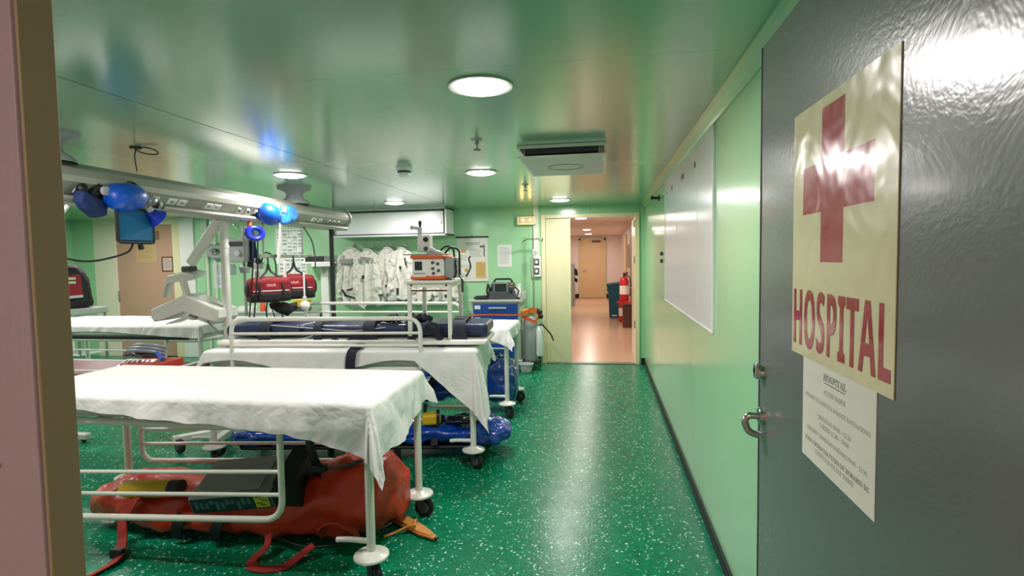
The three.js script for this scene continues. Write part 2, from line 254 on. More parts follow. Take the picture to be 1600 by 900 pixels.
// hall side: the wall with the near doorway, the hall around the camera
{
  const JX = -.58;
  const w = sgroup('wall_near', 'wall with the near doorway');
  obj('panel', bb(XL - .1, JX - .075, 0, CEIL + .1, ZN, -.475), M.pink, w); obj('panel', bb(.53, 1.4, 0, CEIL + .1, ZN, -.475), M.pink, w); obj('panel', bb(JX - .075, .53, 2.12, CEIL + .1, ZN, -.475), M.pink, w);
  const f = sgroup('trim_2', 'pinkish steel frame of the near doorway');
  obj('architrave', bb(JX - .085, JX - .003, 0, 2.12, -.475, -.468, .003), M.pink, f); obj('architrave', bb(.5, .56, 0, 2.12, -.475, -.46, .003), M.pink, f); obj('architrave', bb(JX - .085, .56, 2.08, 2.16, -.475, -.46, .003), M.pink, f);
  obj('jamb', bb(JX - .07, JX, 0, 2.08, -.51, -.472, .0015), M.tan, f).userData.label = 'tan inner edge of the doorway'; obj('jamb', bb(.49, .53, 0, 2.08, -.51, -.472, .002), M.tan, f); obj('jamb', bb(JX, .5, 2.05, 2.08, -.51, -.472, .002), M.tan, f);
  obj('strike_plate', bb(JX, JX + .004, .98, 1.13, -.508, -.498, .001), M.dkGrey, f);
  obj('rivet', lathe([[0, .004], [.003, .0035], [.0045, .0012], [.005, 0]], JX - .055, 1.29, -.468, 16, [Math.PI / 2, 0, 0]), M.pink, f);
  struct(obj('floor', bb(-1.8, 1.4, -.06, -.001, -.49, 1.5), M.corrFloor), 'hall floor'); struct(obj('ceiling', bb(-1.8, 1.4, CEIL, CEIL + .1, -.475, 1.5), M.corrCeil), 'hall ceiling');
  struct(obj('wall_hall_left', bb(-1.9, -1.8, 0, CEIL, -.475, 1.5), M.corrWall), 'hall side wall'); struct(obj('wall_hall_right', bb(1.4, 1.5, 0, CEIL, -.475, 1.5), M.corrWall), 'hall side wall'); struct(obj('wall_hall_back', bb(-1.9, 1.5, 0, CEIL, 1.5, 1.6), M.corrWall), 'hall back wall');
}
// the grey door, standing open
const DX = .42;
{
  const d = sgroup('door_1', 'grey painted steel door standing open');
  obj('leaf', metresBox(DX, DX + .045, .015, 2.045, -1.565, -.535, .003), M.greyDoor, d);
  obj('edge_strip', bb(DX - .002, DX + .047, .015, 2.045, -1.569, -1.563, .001), M.dkGrey, d);
  const h = obj('door_handle', [pipe([[DX, 1.066, -1.53], [DX - .036, 1.066, -1.533], [DX - .046, 1.052, -1.534], [DX - .036, 1.02, -1.534], [DX - .006, 1.012, -1.534]], .0095, .02), lathe([[0, .012], [.02, .011], [.024, .006], [.024, 0]], DX, 1.066, -1.532, 24, [0, 0, Math.PI / 2])], M.chrome, d);
  const l = obj('lock', [lathe([[0, .016], [.016, .015], [.02, .011], [.021, 0]], DX, 1.185, -1.53, 24, [0, 0, Math.PI / 2]), box(.012, .042, .026, DX - .016, 1.188, -1.534, .005)], M.chrome, d);
  obj('keyhole', box(.004, .014, .004, DX - .0225, 1.19, -1.534, .001), M.black, l);
  for (const y of [.3, 1.05, 1.8]) obj('hinge', rod([DX + .04, y - .06, -.53], [DX + .04, y + .06, -.53], .012), M.steel, d);
}

// ---------------------------------------------------------------- ceiling lamps
function downlight(x, z, label, y = CEIL, k = 1, color = LAMP_COLOR, group) {
  const t = thing('ceiling_lamp', label, 'lamp', [x, y, z], 0, group);
  obj('bezel', lathe([[.106, -.001], [.132, -.001], [.136, -.005], [.133, -.009], [.114, -.006], [.106, -.004]], 0, 0, 0, 40), M.whiteP, t);
  obj('diffuser', lathe([[.112, -.004], [.106, -.013], [.088, -.019], [.05, -.022], [0, -.023]], 0, 0, 0, 36), mat('#ffffff', 0.4, { emissive: color, emissiveIntensity: 9 }), t);
  const l = new THREE.RectAreaLight(color, LAMP * k, .17, .17); l.position.set(0, -.025, 0); l.lookAt(0, -1, 0); l.rotation.set(-Math.PI / 2, 0, 0); l.name = 'lamp_glow'; t.add(l);
  return t;
}
downlight(-.5, -2.26, 'large round ceiling lamp nearest the doorway, above the walkway');
downlight(-1.0, -4.48, 'round ceiling lamp just left of the ceiling air vent');
downlight(-.53, -6.87, 'small round ceiling lamp right in front of the cream double door');
downlight(-2.56, -4.2, 'round ceiling lamp above the hanging service rail', CEIL, .65);
downlight(-2.58, -6.55, 'round ceiling lamp close to the white wall cabinet');
for (const [x, z, w] of [[-4.7, -2.3, 'behind the left door jamb, near the front'], [-4.7, -4.3, 'above the left bed'], [-4.7, -6.5, 'above the grey worktop'], [-6.9, -2.3, 'in the hidden front left corner'], [-6.9, -4.3, 'by the left wall'], [-6.9, -6.5, 'in front of the brown door'], [-2.6, -1.7, 'above the near wall, left of the doorway']]) downlight(x, z, 'round ceiling lamp ' + w, CEIL, 1, LAMP_COLOR, 'ward ceiling lamps');
downlight(-.43, -10.9, 'nearest round ceiling lamp in the far corridor', 2.27, .9, CORR_COLOR); downlight(-.45, -15.5, 'middle round ceiling lamp in the far corridor', 2.27, .9, CORR_COLOR); downlight(-.48, -18.4, 'furthest round ceiling lamp in the corridor, before the beige door', 2.27, .9, CORR_COLOR); downlight(-.45, -8.6, 'round corridor ceiling lamp just behind the double door', 2.27, .6, CORR_COLOR);
downlight(-.3, .7, 'round hall ceiling lamp outside the doorway', CEIL, .45, CORR_COLOR);
// ---------------------------------------------------------------- wheeled beds
function castor(t, x, z, a = 0.5) {
  const c = new THREE.Group(); c.name = 'castor'; c.position.set(x, 0, z); c.rotation.y = a; t.add(c);
  obj('fork', [rod([0, .105, 0], [0, .135, 0], .014), box(.05, .012, .05, .012, .1, 0, .004), box(.045, .085, .006, .02, .07, .022, .002, [0, 0, .35]), box(.045, .085, .006, .02, .07, -.022, .002, [0, 0, .35])], M.dkGrey, c);
  obj('wheel', [lathe([[.03, -.013], [.046, -.015], [.055, -.012], [.058, 0], [.055, .012], [.046, .015], [.03, .013]], .03, .058, 0, 32, [Math.PI / 2, 0, 0])], M.rubber, c);
  obj('hub', lathe([[0, .016], [.03, .015], [.034, .01], [.034, -.01], [.03, -.015], [0, -.016]], .03, .058, 0, 24, [Math.PI / 2, 0, 0]), M.tyre, c);
}
function sideRail(t, x0, x1, z, ys, tilt = 0, postTop = null, r = 0.0125) {    // ys: heights from the looped bar on; tilt lowers the left end
  const g = new THREE.Group(); g.name = 'side_rail'; t.add(g); const s = x => (x - x1) * tilt, up = ys[0] > ys[ys.length - 1];
  const e = postTop ?? (up ? .72 : .72);
  obj('loop', pipe([[x0, e + s(x0), z], [x0, ys[0] + s(x0), z], [x1, ys[0], z], [x1, e, z]], r * 1.25, .1), M.white, g);
  for (const y of ys.slice(1)) obj('bar', rod([x0, y + s(x0), z], [x1, y, z], r * .8), M.white, g);
  return g;
}
function makeBed(label, [x, z], turnY, { L = 1.95, W = .665, top = .85, pedals = true, matt = M.mattress, group = 'ward beds on castors' } = {}) {   // origin: floor below the near foot-end leg; the bed runs to -x and -z
  const t = thing('hospital_bed', label, 'bed', [x, 0, z], turnY, group), fy = top - .135;
  obj('frame', [pipe([[0, fy, 0], [0, fy, -W], [-L, fy, -W], [-L, fy, 0]], .019, .05, true), ...[.25, .5, .75].map(k => rod([-L * k, fy, 0], [-L * k, fy, -W], .014))], M.white, t);
  obj('deck', bb(-L + .02, -.02, fy + .018, fy + .034, -W + .02, -.02, .004), M.white, t);
  obj('mattress', box(L + .04, .1, W + .05, -L / 2, top - .051, -W / 2, .035), matt, t);
  for (const [lx, lz] of [[0, 0], [0, -W], [-L, 0], [-L, -W]]) {
    const l = obj('leg', rod([lx, .13, lz], [lx, fy, lz], .021), M.white, t);
    obj('bumper_disc', lathe([[0, .126], [.078, .126], [.082, .13], [.08, .138], [.05, .144], [.03, .156], [.0, .158]], lx, 0, lz), M.white, l);
    castor(t, lx, lz, lx === 0 ? -.7 - lz : 2.2);
    if (pedals && lz === 0) obj('brake_pedal', pipe([[lx, .2, lz], [lx - .12, .2, lz], [lx - .17, .195, lz]], .013, .03), M.white, t);
  }
  return t;
}
const bed1 = makeBed('nearest white tubular bed, beside the doorway, with a red bag beneath', [-1.07, -2.31], 0);
{ const r1 = sideRail(bed1, -1.78, -.42, .0, [.29 , .52, .41], .05, .72); r1.position.z = .035; sideRail(bed1, -1.88, -.44, -.7, [.295, .5, .405], .045, .66); }
const bed2 = makeBed('middle white bed carrying the navy padded board, behind the nearest bed', [-.925, -3.73], rad(5));
sideRail(bed2, -1.76, -.36, .03, [1.085, .98, .89], 0, .72); obj('foot_bar', pipe([[0, .715, 0], [0, .5, 0], [0, .5, -.665]], .012, .03), M.white, bed2);
const bed3 = makeBed('third white bed with blue bags beneath, in front of the blue drawer cart', [-.9, -4.98], 0, { W: .58 });
sideRail(bed3, -2.0, -.42, .03, [1.085, 1.0], 0, .72);
const bed4 = makeBed('left-hand white bed below the surgical lamp, beyond the service rail', [-3.62, -4.38], 0, { W: .72, top: .93, L: 2.0, pedals: false });
sideRail(bed4, -1.75, -.33, .03, [.6, .7], 0, .8, .011); obj('side_slat', bb(-1.9, -.1, .805, .825, .018, .03, .003), M.navyStrap, bed4);

// sheets on the beds
tag(obj('bed_sheet', drape({ x0: -3.03, x1: -1.06, z0: -2.99, z1: -2.295, top: .856, sd: 1, wr: .022, flare: .05, xp: z => .2 + .1 * (z + 3.0) / .69 + .02 * Math.sin(z * 9), xn: () => .1, zp: x => { const k = Math.max(0, Math.min(1, (x + 2.6) / 1.1)); return .085 + .075 * k + .1 * Math.max(0, (x + 1.45) / .4) ; }, zn: () => .12 }), M.sheet), 'white sheet on the nearest bed, one corner hanging down low', 'sheet', 'bed sheets');
{ const s = obj('bed_sheet', drape({ x0: -1.96, x1: .01, z0: -.68, z1: .015, top: .856, sd: 4.2, wr: .02, flare: .06, xp: z => .2 + .16 * (z + .69) / .7, xn: z => .12, zp: x => .13 + .05 * Math.sin(x * 5 + 1) + .26 * Math.max(0, (x + .4) / .4), zn: () => .12 }), M.sheet); s.position.set(-.925, 0, -3.73); s.rotation.y = rad(5); tag(s, 'crumpled white sheet under the navy padded board', 'sheet', 'bed sheets'); }
tag(obj('bed_sheet', drape({ x0: -2.86, x1: -.89, z0: -5.575, z1: -4.965, top: .856, sd: 7, wr: .016, flare: .08, xp: z => .08 + .06 * (z + 5.58) / .6, xn: () => .08, zp: x => .08 + .12 * Math.max(0, (x + 1.2) / .35), zn: () => .1 }), M.sheet), 'white sheet on the bed in front of the blue drawer cart', 'sheet', 'bed sheets');
tag(obj('bed_sheet', drape({ x0: -5.63, x1: -3.61, z0: -5.115, z1: -4.365, top: .936, sd: 9, wr: .014, flare: .03, xp: () => .09, xn: () => .08, zp: x => .1 + .025 * Math.sin(x * 3), zn: () => .1 }), M.sheet), 'white sheet on the left bed under the surgical lamp', 'sheet', 'bed sheets');

// spine board, navy pad, table and devices on the middle bed
{
  const b = thing('spine_board', 'white plastic spine board under the navy pad', 'stretcher', [-1.88, .885, -3.98], rad(4.5));
  obj('board', box(2.06, .035, .5, 0, .008, 0, .016), M.whiteP, b);
  for (const s of [-1, 1]) for (let k = 0; k < 5; k++) obj('grip', box(.14, .039, .035, -.8 + k * .4, .008, s * .21, .012), M.greyP, b);
  const p = thing('stretcher_pad', 'navy blue padded board with dark buckled straps', 'stretcher', [-1.88, .915, -4.03], rad(4.5));
  const sect = (a, b, hgt, n) => { const g = obj(n, box(b - a, hgt, .4, (a + b) / 2, .014 + hgt / 2, 0, .03), M.navy, p); const q = g.geometry.attributes.position; for (let i = 0; i < q.count; i++) q.setY(i, q.getY(i) + .008 * nz(q.getX(i) * 4, q.getZ(i) * 5)); return g; };
  sect(-1.02, -.42, .085, 'pad'); sect(-.4, .42, .085, 'pad'); sect(.44, 1.02, .09, 'pad');
  obj('edge_piping', tube([[-.65, .1, .2], [-.3, .075, .205], [0, .055, .206], [.25, .08, .205]], .004), M.silver, p);
  for (const [x, w] of [[-.72, .09], [-.3, .06], [.1, .09], [.42, .06], [.78, .11]]) { const s = obj('strap', strapGeo([[x, .02, -.215], [x, .112, -.18], [x + .01, .116, 0], [x + .02, .112, .18], [x + .03, .05, .235], [x + .05, -.02, .265]], w, .006, [1, 0, 0]), M.navyStrap, p); obj('buckle', box(.07, .02, .05, x + .01, .122, .06, .006), M.black, s); }
  obj('strap', strapGeo([[.1, .02, .25], [.09, -.036, .3], [.09, -.04, .4], [.08, -.07, .45], [.06, -.3, .46]], .07, .006, [1, 0, 0]), M.navyStrap, p);
  obj('strap', strapGeo([[-.15, .0, .25], [-.05, -.04, .27], [.08, .03, .255], [.2, -.02, .26]], .05, .006, [0, 1, 0]), M.navyStrap, p);
  for (const [x, z, a] of [[.25, .05, .4], [.37, -.03, 1.2], [.48, .02, -.5]]) obj('strap_bundle', turn(loft([[-.09, 0, 0, .012, .03], [-.03, .01, .01, .024, .045], [.03, .012, -.01, .026, .04], [.09, 0, 0, .012, .03]], { amp: .012, fr: 30, n: 24, seg: 24, sd: x }), 0, a, 0, x, .12, z), M.navyStrap, p);
  { const fl = obj('loose_strap', loft([[.55, .1, .16, .02, .1], [.64, .06, .22, .05, .06], [.68, -.02, .25, .09, .04], [.7, -.06, .255, .05, .03]], { amp: .01, fr: 16, n: 30, seg: 30 }), M.navyStrap, p); }

  const t = thing('bed_table', 'small white metal table standing on the middle bed, carrying the white and orange ventilator', 'table', [-1.28, .91, -4.06], rad(4.5));
  for (const [x, z] of [[-.15, .22], [.15, .22], [-.15, -.22], [.15, -.22]]) obj('leg', box(.03, .415, .03, x, .2075, z, .004), M.white, t);
  obj('table_top', box(.36, .02, .52, 0, .425, 0, .005), M.white, t);
  obj('apron', [box(.3, .03, .012, 0, .4, .23, .002), box(.3, .03, .012, 0, .4, -.23, .002), box(.012, .03, .44, -.155, .4, 0, .002), box(.012, .03, .44, .155, .4, 0, .002)], M.white, t);
  obj('cross_rod', rod([-.15, .36, .22], [.15, .36, .22], .006), M.frameBrown, t);
  for (const x of [-.13, .13]) obj('bolt', rod([x, .4, .23], [x, .4, .242], .007), M.black, t);
}
{
  const t = thing('ventilator', 'white and orange portable ventilator with a small dark screen', 'ventilator', [-1.29, 1.346, -4.02], rad(-2));
  obj('body', box(.25, .15, .24, 0, .085, 0, .018), M.whiteP, t); obj('base', box(.27, .03, .26, 0, .017, 0, .012), M.orange, t); obj('top_cover', box(.27, .026, .26, 0, .172, 0, .012), M.orange, t);
  obj('screen', box(.058, .066, .006, -.07, .105, .121, .002), M.screen, t);
  const pan = obj('control_panel', box(.1, .125, .008, .06, .088, .121, .003), M.paper, t); for (const [x, y] of [[.045, .13], [.085, .12], [.045, .085], [.09, .07], [.05, .05]]) obj('knob', lathe([[0, .016], [.01, .015], [.012, 0]], x, y, .124, 16, [Math.PI / 2, 0, 0]), M.dkGrey, pan);
  for (let k = 0; k < 5; k++) obj('button', box(.014, .01, .006, -.1 + k * .018, .05, .122, .002), M.greyP, t);
  obj('lettering', box(.1, .012, .003, -.06, .03, .131, .001), M.paper, t);
  obj('side_module', box(.07, .16, .2, .16, .09, -.01, .012), M.greyP, t); for (const y of [.05, .1, .14]) obj('port', lathe([[0, .01], [.008, .01], [.01, 0]], .196, y, .05, 14, [0, 0, -Math.PI / 2]), M.black, t);
  obj('tray', box(.32, .01, .2, -.04, .192, 0, .003), M.steel, t);
  obj('hose', tube([[.1, .2, 0], [.16, .24, .03], [.2, .22, -.02], [.22, .12, .02], [.23, .03, .05], [.26, .0, .1], [.27, -.09, .12]], .008, 60), M.black, t); obj('hose', tube([[.05, .2, .02], [.1, .25, -.02], [.16, .235, 0], [.19, .16, .05], [.21, .05, .08], [.2, .012, .1]], .007, 50), M.rubber, t); obj('hose', tube([[.27, .02, .02], [.3, .09, 0], [.28, .16, -.03], [.29, .17, -.04]], .006, 40), M.black, t);
  const d = thing('flow_valve', 'grey metal valve block with knob on top of the ventilator', 'valve', [-1.38, 1.546, -4.03], rad(-4));
  obj('block', box(.1, .13, .07, .03, .075, 0, .005), M.alu, d); obj('dial', lathe([[0, .012], [.018, .011], [.02, 0]], .05, .105, .035, 20, [Math.PI / 2, 0, 0]), M.black, d); obj('dial', lathe([[0, .012], [.016, .011], [.018, 0]], .05, .035, .035, 20, [Math.PI / 2, 0, 0]), M.dkGrey, d);
  obj('stem', [rod([-.01, .13, 0], [-.01, .2, 0], .018), rod([-.01, .19, 0], [-.07, .2, 0], .012), ell(.018, .016, .016, -.075, .2, 0)], M.alu, d); obj('knob', lathe([[0, .05], [.011, .05], [.013, .03], [.006, .0], [0, 0]], -.008, .2, 0, 16), M.black, d);
  obj('elbow', [tube([[.07, .02, .03], [.1, .03, .05], [.14, .01, .06], [.17, .0, .04]], .016, 30), ell(.03, .022, .03, .09, .012, .03)], M.silver, d);
}
// blue bags below the beds
function blueBag(label, secs, opt, extra) { const t = thing('vacuum_mattress', label, 'mattress bag', [0, 0, 0], 0, 'blue vacuum mattresses below the beds'); obj('cover', loft(secs, { amp: .018, fr: 6, ...opt }), M.blueBag, t); extra?.(t); return t; }
const low = thing('folding_stretcher', 'low black folding stretcher carrying the long blue bag near the floor', 'stretcher');
obj('frame', pipe([[-.86, .105, -3.87], [-.86, .105, -4.27], [-2.75, .105, -4.27], [-2.75, .105, -3.87]], .013, .05, true), M.black, low);
obj('canvas', bb(-2.73, -.88, .108, .114, -4.25, -3.89), M.black, low);
for (const [x, z] of [[-1.0, -3.87], [-1.55, -3.87], [-2.2, -3.87], [-1.0, -4.27], [-2.2, -4.27]]) { const l = obj('leg', box(.05, .105, .02, x, .0525, z, .004), M.black, low); obj('foot', box(.12, .014, .05, x - .03, .007, z, .005), M.rubber, l); }
pivot(low, -.9, -4.05, rad(8));
pivot(blueBag('long glossy blue bag low under the middle bed', [[-2.84, .17, -4.0, .03, .1], [-2.72, .17, -4.02, .07, .18], [-2.4, .165, -4.04, .055, .2], [-1.8, .17, -4.05, .05, .2], [-1.3, .185, -4.05, .06, .2], [-.95, .185, -4.05, .07, .21], [-.78, .185, -4.04, .06, .17], [-.7, .19, -4.03, .02, .08]], { sd: 3, floorY: .118, p: 3.6, amp: .034, fr: 7 }, t => { for (const x of [-1.27, -1.9]) obj('strap', strapGeo([[x, .13, -4.27], [x, .25, -4.2], [x, .26, -4.05], [x, .25, -3.9], [x, .13, -3.835]], .05, .005, [1, 0, 0]), M.navyStrap, t); }), -.9, -4.05, rad(8));
const sh3 = thing('under_bed_shelf', 'white wire shelf below the middle bed under the raised blue bag', 'shelf'); obj('frame', pipe([[-.98, .36, -4.05], [-.98, .36, -4.36], [-2.7, .36, -4.36], [-2.7, .36, -4.05]], .01, .04, true), M.white, sh3);
for (let k = 0; k < 6; k++) obj('wire', rod([-1.1 - k * .3, .36, -4.05], [-1.1 - k * .3, .36, -4.36], .006), M.white, sh3); for (const [x, z] of [[-1.0, -4.36], [-2.68, -4.36], [-1.0, -4.06], [-2.68, -4.06]]) obj('hanger', rod([x, .36, z], [x, .7, z], .006), M.white, sh3);
pivot(sh3, -.925, -3.73, rad(5));
pivot(blueBag('folded blue bag on the wire shelf under the middle bed', [[-2.6, .44, -4.2, .04, .1], [-2.3, .45, -4.2, .07, .15], [-1.7, .46, -4.2, .08, .16], [-1.25, .47, -4.2, .085, .16], [-1.08, .46, -4.2, .07, .15], [-1.02, .45, -4.2, .03, .08]], { sd: 8, amp: .026, floorY: .373 }, t => { obj('strap', strapGeo([[-1.3, .4, -4.02], [-1.3, .52, -4.04], [-1.3, .56, -4.15], [-1.3, .55, -4.3]], .05, .005, [1, 0, 0]), M.navyStrap, t); obj('strap', strapGeo([[-1.34, .39, -4.02], [-1.34, .3, -4.0], [-1.33, .24, -4.01]], .03, .004, [1, 0, 0]), M.navyStrap, t); }), -.925, -3.73, rad(5));
blueBag('upright blue plastic bag under the third bed, by its end legs', [[-1.9, .3, -5.25, .1, .14], [-1.5, .32, -5.25, .2, .2], [-1.1, .32, -5.25, .22, .2], [-.92, .3, -5.25, .2, .17], [-.84, .26, -5.24, .1, .08]], { sd: 13, amp: .035, fr: 8, floorY: .012 });
{ const t = thing('yellow_pouch', 'yellow pouch with black strap lying on the long blue bag', 'pouch', [-1.28, .262, -3.87], rad(16)); obj('body', box(.14, .085, .1, 0, .043, 0, .025), M.yellow, t); obj('strap', strapGeo([[.05, .0, .055], [.05, .09, .04], [.05, .095, -.04]], .025, .004, [1, 0, 0]), M.black, t);
  const k = tag(obj('dark_pouch', loft([[-1.2, .275, -3.98, .014, .06], [-1.1, .285, -4.0, .02, .1], [-1.0, .28, -4.0, .02, .08], [-.95, .272, -4.0, .01, .04]], { amp: .012, fr: 14, n: 40 }), mat(hex('#23262b'), .2, { clearcoat: .5 })), 'crumpled shiny dark bag beside the yellow pouch', 'bag'); pivot(k, -.9, -4.05, rad(8)); }

// red bag under the nearest bed, with what lies on it
{
  const t = thing('rescue_bag', 'large orange-red rescue bag on the floor under the nearest bed', 'bag');
  obj('body', loft([[-2.95, .12, -2.75, .06, .14], [-2.7, .14, -2.74, .12, .22], [-2.3, .13, -2.72, .11, .22], [-1.9, .13, -2.73, .11, .21], [-1.65, .17, -2.75, .15, .22], [-1.4, .215, -2.77, .195, .25], [-1.22, .22, -2.8, .2, .22], [-1.12, .22, -2.82, .14, .14], [-1.09, .21, -2.83, .06, .06]], { amp: .03, fr: 5, sd: 21, n: 130, floorY: .006 }), M.redBag, t);
  obj('flap', loft([[-2.75, .27, -2.66, .006, .1], [-2.5, .275, -2.62, .008, .13], [-2.25, .265, -2.6, .008, .12], [-2.0, .25, -2.6, .006, .08]], { amp: .02, fr: 7, sd: 5, n: 60 }), M.redBag, t);
  obj('piping', tube([[-1.72, .05, -2.55], [-1.55, .04, -2.5], [-1.42, .05, -2.49], [-1.25, .07, -2.54], [-1.12, .1, -2.68]], .007, 50), M.black, t);
  for (const x of [-2.25, -2.02]) obj('webbing', strapGeo([[x, .04, -2.48], [x + .02, .12, -2.47], [x + .04, .17, -2.485]], .06, .008, [1, 0, 0]), M.black, t);
  obj('strap', strapGeo([[-2.3, .3, -2.55], [-2.45, .26, -2.46], [-2.53, .15, -2.44], [-2.5, .06, -2.4], [-2.42, .02, -2.28], [-2.44, .01, -2.15]], .06, .006, [.8, .3, 0]), M.redStrap, t); obj('strap_clip', box(.07, .05, .03, -2.44, .035, -2.31, .008), M.black, t);
  obj('strap', strapGeo([[-1.72, .09, -2.5], [-1.7, .05, -2.44], [-1.74, .012, -2.38], [-1.68, .008, -2.33], [-1.55, .008, -2.36], [-1.52, .02, -2.42], [-1.46, .06, -2.48]], .055, .006, [.8, 0, .7]), M.redStrap, t);
  obj('handle', strapGeo([[-1.42, .1, -2.515], [-1.4, .16, -2.47], [-1.33, .19, -2.47], [-1.27, .15, -2.49], [-1.25, .1, -2.55]], .05, .006, [0, .4, 1]), M.redStrap, t);
  obj('buckle_strap', strapGeo([[-1.52, .68, -2.6], [-1.5, .55, -2.55], [-1.48, .45, -2.56], [-1.5, .37, -2.6], [-1.62, .36, -2.66]], .045, .006, [1, 0, 0]), M.black, t); obj('buckle_strap', strapGeo([[-1.5, .58, -2.55], [-1.44, .46, -2.54], [-1.38, .42, -2.6], [-1.28, .43, -2.68]], .035, .006, [.8, 0, .5]), M.black, t); obj('buckle', box(.08, .04, .05, -1.46, .43, -2.56, .01), M.black, t);
  const label = canvasTex(512, 128, (c, w, h) => { c.fillStyle = '#23323c'; c.fillRect(0, 0, w, h); c.fillStyle = '#d9cf3a'; c.fillRect(w * .8, 8, w * .18, h - 16); c.fillStyle = '#222'; for (let k = 0; k < 5; k++) c.fillRect(w * .82 + (k % 3) * 20, 20 + k * 18, 40, 8); c.fillStyle = '#5f727c'; for (let k = 0; k < 11; k++) c.fillRect(20 + k * 34, 18 + (k % 3) * 12, 22, 78 - (k % 4) * 14); });
  const k = thing('equipment_box', 'black and grey packaged box with a yellow label lying on the red bag', 'box', [-1.9, .262, -2.6], rad(18)); k.rotation.set(.34, rad(8), .1, 'YXZ');
  obj('body', box(.44, .1, .3, 0, .06, 0, .008), mat(hex('#77797a'), .22, { clearcoat: .6, bumpMap: rep(creases, 2), bumpScale: .006 }), k);
  const pl = obj('printed_label', new THREE.PlaneGeometry(.42, .088).translate(0, .06, .1515), mat('#ffffff', .35, { map: label }), k);
  obj('end_flap', ext([[0, 0], [.13, -.02], [.1, .1], [.03, .14]], .28, .004).translate(.22, .02, -.14), M.bagBlack, k); obj('wrap', box(.36, .006, .24, -.03, .115, 0, .002), M.clear, k);
  const y = thing('yellow_flask', 'yellow padded roll tucked into the red bag', 'roll', [-2.42, .29, -2.5], rad(8)); obj('body', turn(lathe([[0, -.16], [.03, -.16], [.045, -.14], [.045, .12], [.03, .15], [0, .15]], 0, 0, 0, 24), 0, 0, Math.PI / 2), M.yellow, y); obj('cap', turn(lathe([[0, -.03], [.047, -.03], [.047, .03], [0, .03]], 0, 0, 0, 24), 0, 0, Math.PI / 2, .15, 0, 0), M.black, y);
  const s = thing('wooden_splint', 'orange-brown splint bundle tied with a strap on the floor by the bed leg', 'splint', [-1.06, .012, -2.82], rad(-33));
  obj('board', turn(ext([[-.22, -.03], [.1, -.035], [.2, -.012], [.21, .0], [.2, .012], [.1, .035], [-.22, .03]], .008, .002), -Math.PI / 2, 0, 0), M.wood, s); obj('board', turn(ext([[-.22, -.025], [.08, -.03], [.17, -.01], [.17, .01], [.08, .03], [-.22, .025]], .008, .002), -Math.PI / 2, .05, 0, 0, .013, 0), M.wood, s);
  obj('strap', tube([[0, .03, .0], [.02, .02, .045], [.0, -.008, .05], [-.02, .0, -.04], [.0, .028, -.03], [.03, .045, .0], [.06, .04, .03], [.03, .03, .05], [-.02, .0, .12], [-.04, -.006, .16]], .007, 60), M.wood, s); obj('tip', ell(.014, .008, .012, .21, .006, 0), M.black, s);
}
// surgical lamp on a wheeled base
{
  const t = thing('surgical_lamp', 'cream mobile surgical lamp with two-winged head on a jointed arm', 'lamp', [-3.06, 0, -4.02]);
  obj('post', [rod([0, .12, 0], [0, 1.86, 0], .032), rod([0, 1.62, 0], [0, 1.64, 0], .036)], M.white, t); obj('post_cap', [box(.09, .1, .09, 0, 1.86, 0, .02), rod([0, 1.86, .03], [0, 1.86, .06], .03)], M.white, t); obj('joint', rod([.0, 1.86, .055], [.0, 1.86, .075], .022), M.black, t);
  obj('arm', turn(box(.5, .07, .06, -.22, 0, 0, .012), 0, 0, rad(52), -.03, 1.86, 0), M.white, t);
  obj('knuckle', [box(.09, .05, .09, -.335, 1.45, 0, .015)], M.dkGrey, t); obj('hood', turn(ext([[-.14, -.02], [.1, -.02], [.14, .012], [.06, .04], [-.1, .03]], .14, .006), .2, 0, .1, -.37, 1.4, -.07), M.white, t); obj('cover', tube([[-.46, 1.4, 0], [-.53, 1.32, .0], [-.56, 1.22, .0]], .028, 20), M.alu, t);
  obj('yoke', turn(box(.045, .25, .05, 0, -.1, 0, .012), 0, 0, rad(14), -.355, 1.36, .05), M.white, t); obj('handle', [rod([-.29, 1.03, .03], [-.29, 1.16, .03], .03, .034)], M.white, t);
  obj('pivot', rod([-.3, 1.19, -.02], [-.3, 1.19, .09], .045), M.alu, t);
  const wing = s => { const g = ext([[0, -.075], [s * .22, -.145], [s * .28, -.155], [s * .3, -.13], [s * .3, -.075], [0, .045]].map(([a, b]) => [a, b]), .22, .012); const w = obj('wing', g.translate(-.3, 1.19, -.11), M.white, t); obj('lens', turn(box(.22, .008, .16, s * .15, -.115, 0, .002), 0, 0, -s * .32, -.3, 1.19, 0), M.clear, w); };
  wing(-1); wing(1);
  obj('cable', tube([[-.16, 1.12, .04], [-.14, 1.02, .05], [-.08, .95, .04], [-.03, .9, 0]], .008, 30), M.greyP, t);
  const leg = (x, z) => { const g = obj('base_leg', turn(box(Math.hypot(x, z), .05, .06, Math.hypot(x, z) / 2, 0, 0, .006), 0, Math.atan2(-z, x), 0, 0, .11, 0), M.white, t); };
  for (const [x, z] of [[-.3, .3], [.08, .33], [-.3, -.28], [.1, -.32]]) { leg(x, z); castor(t, x * .93, z * .93, x); }
}
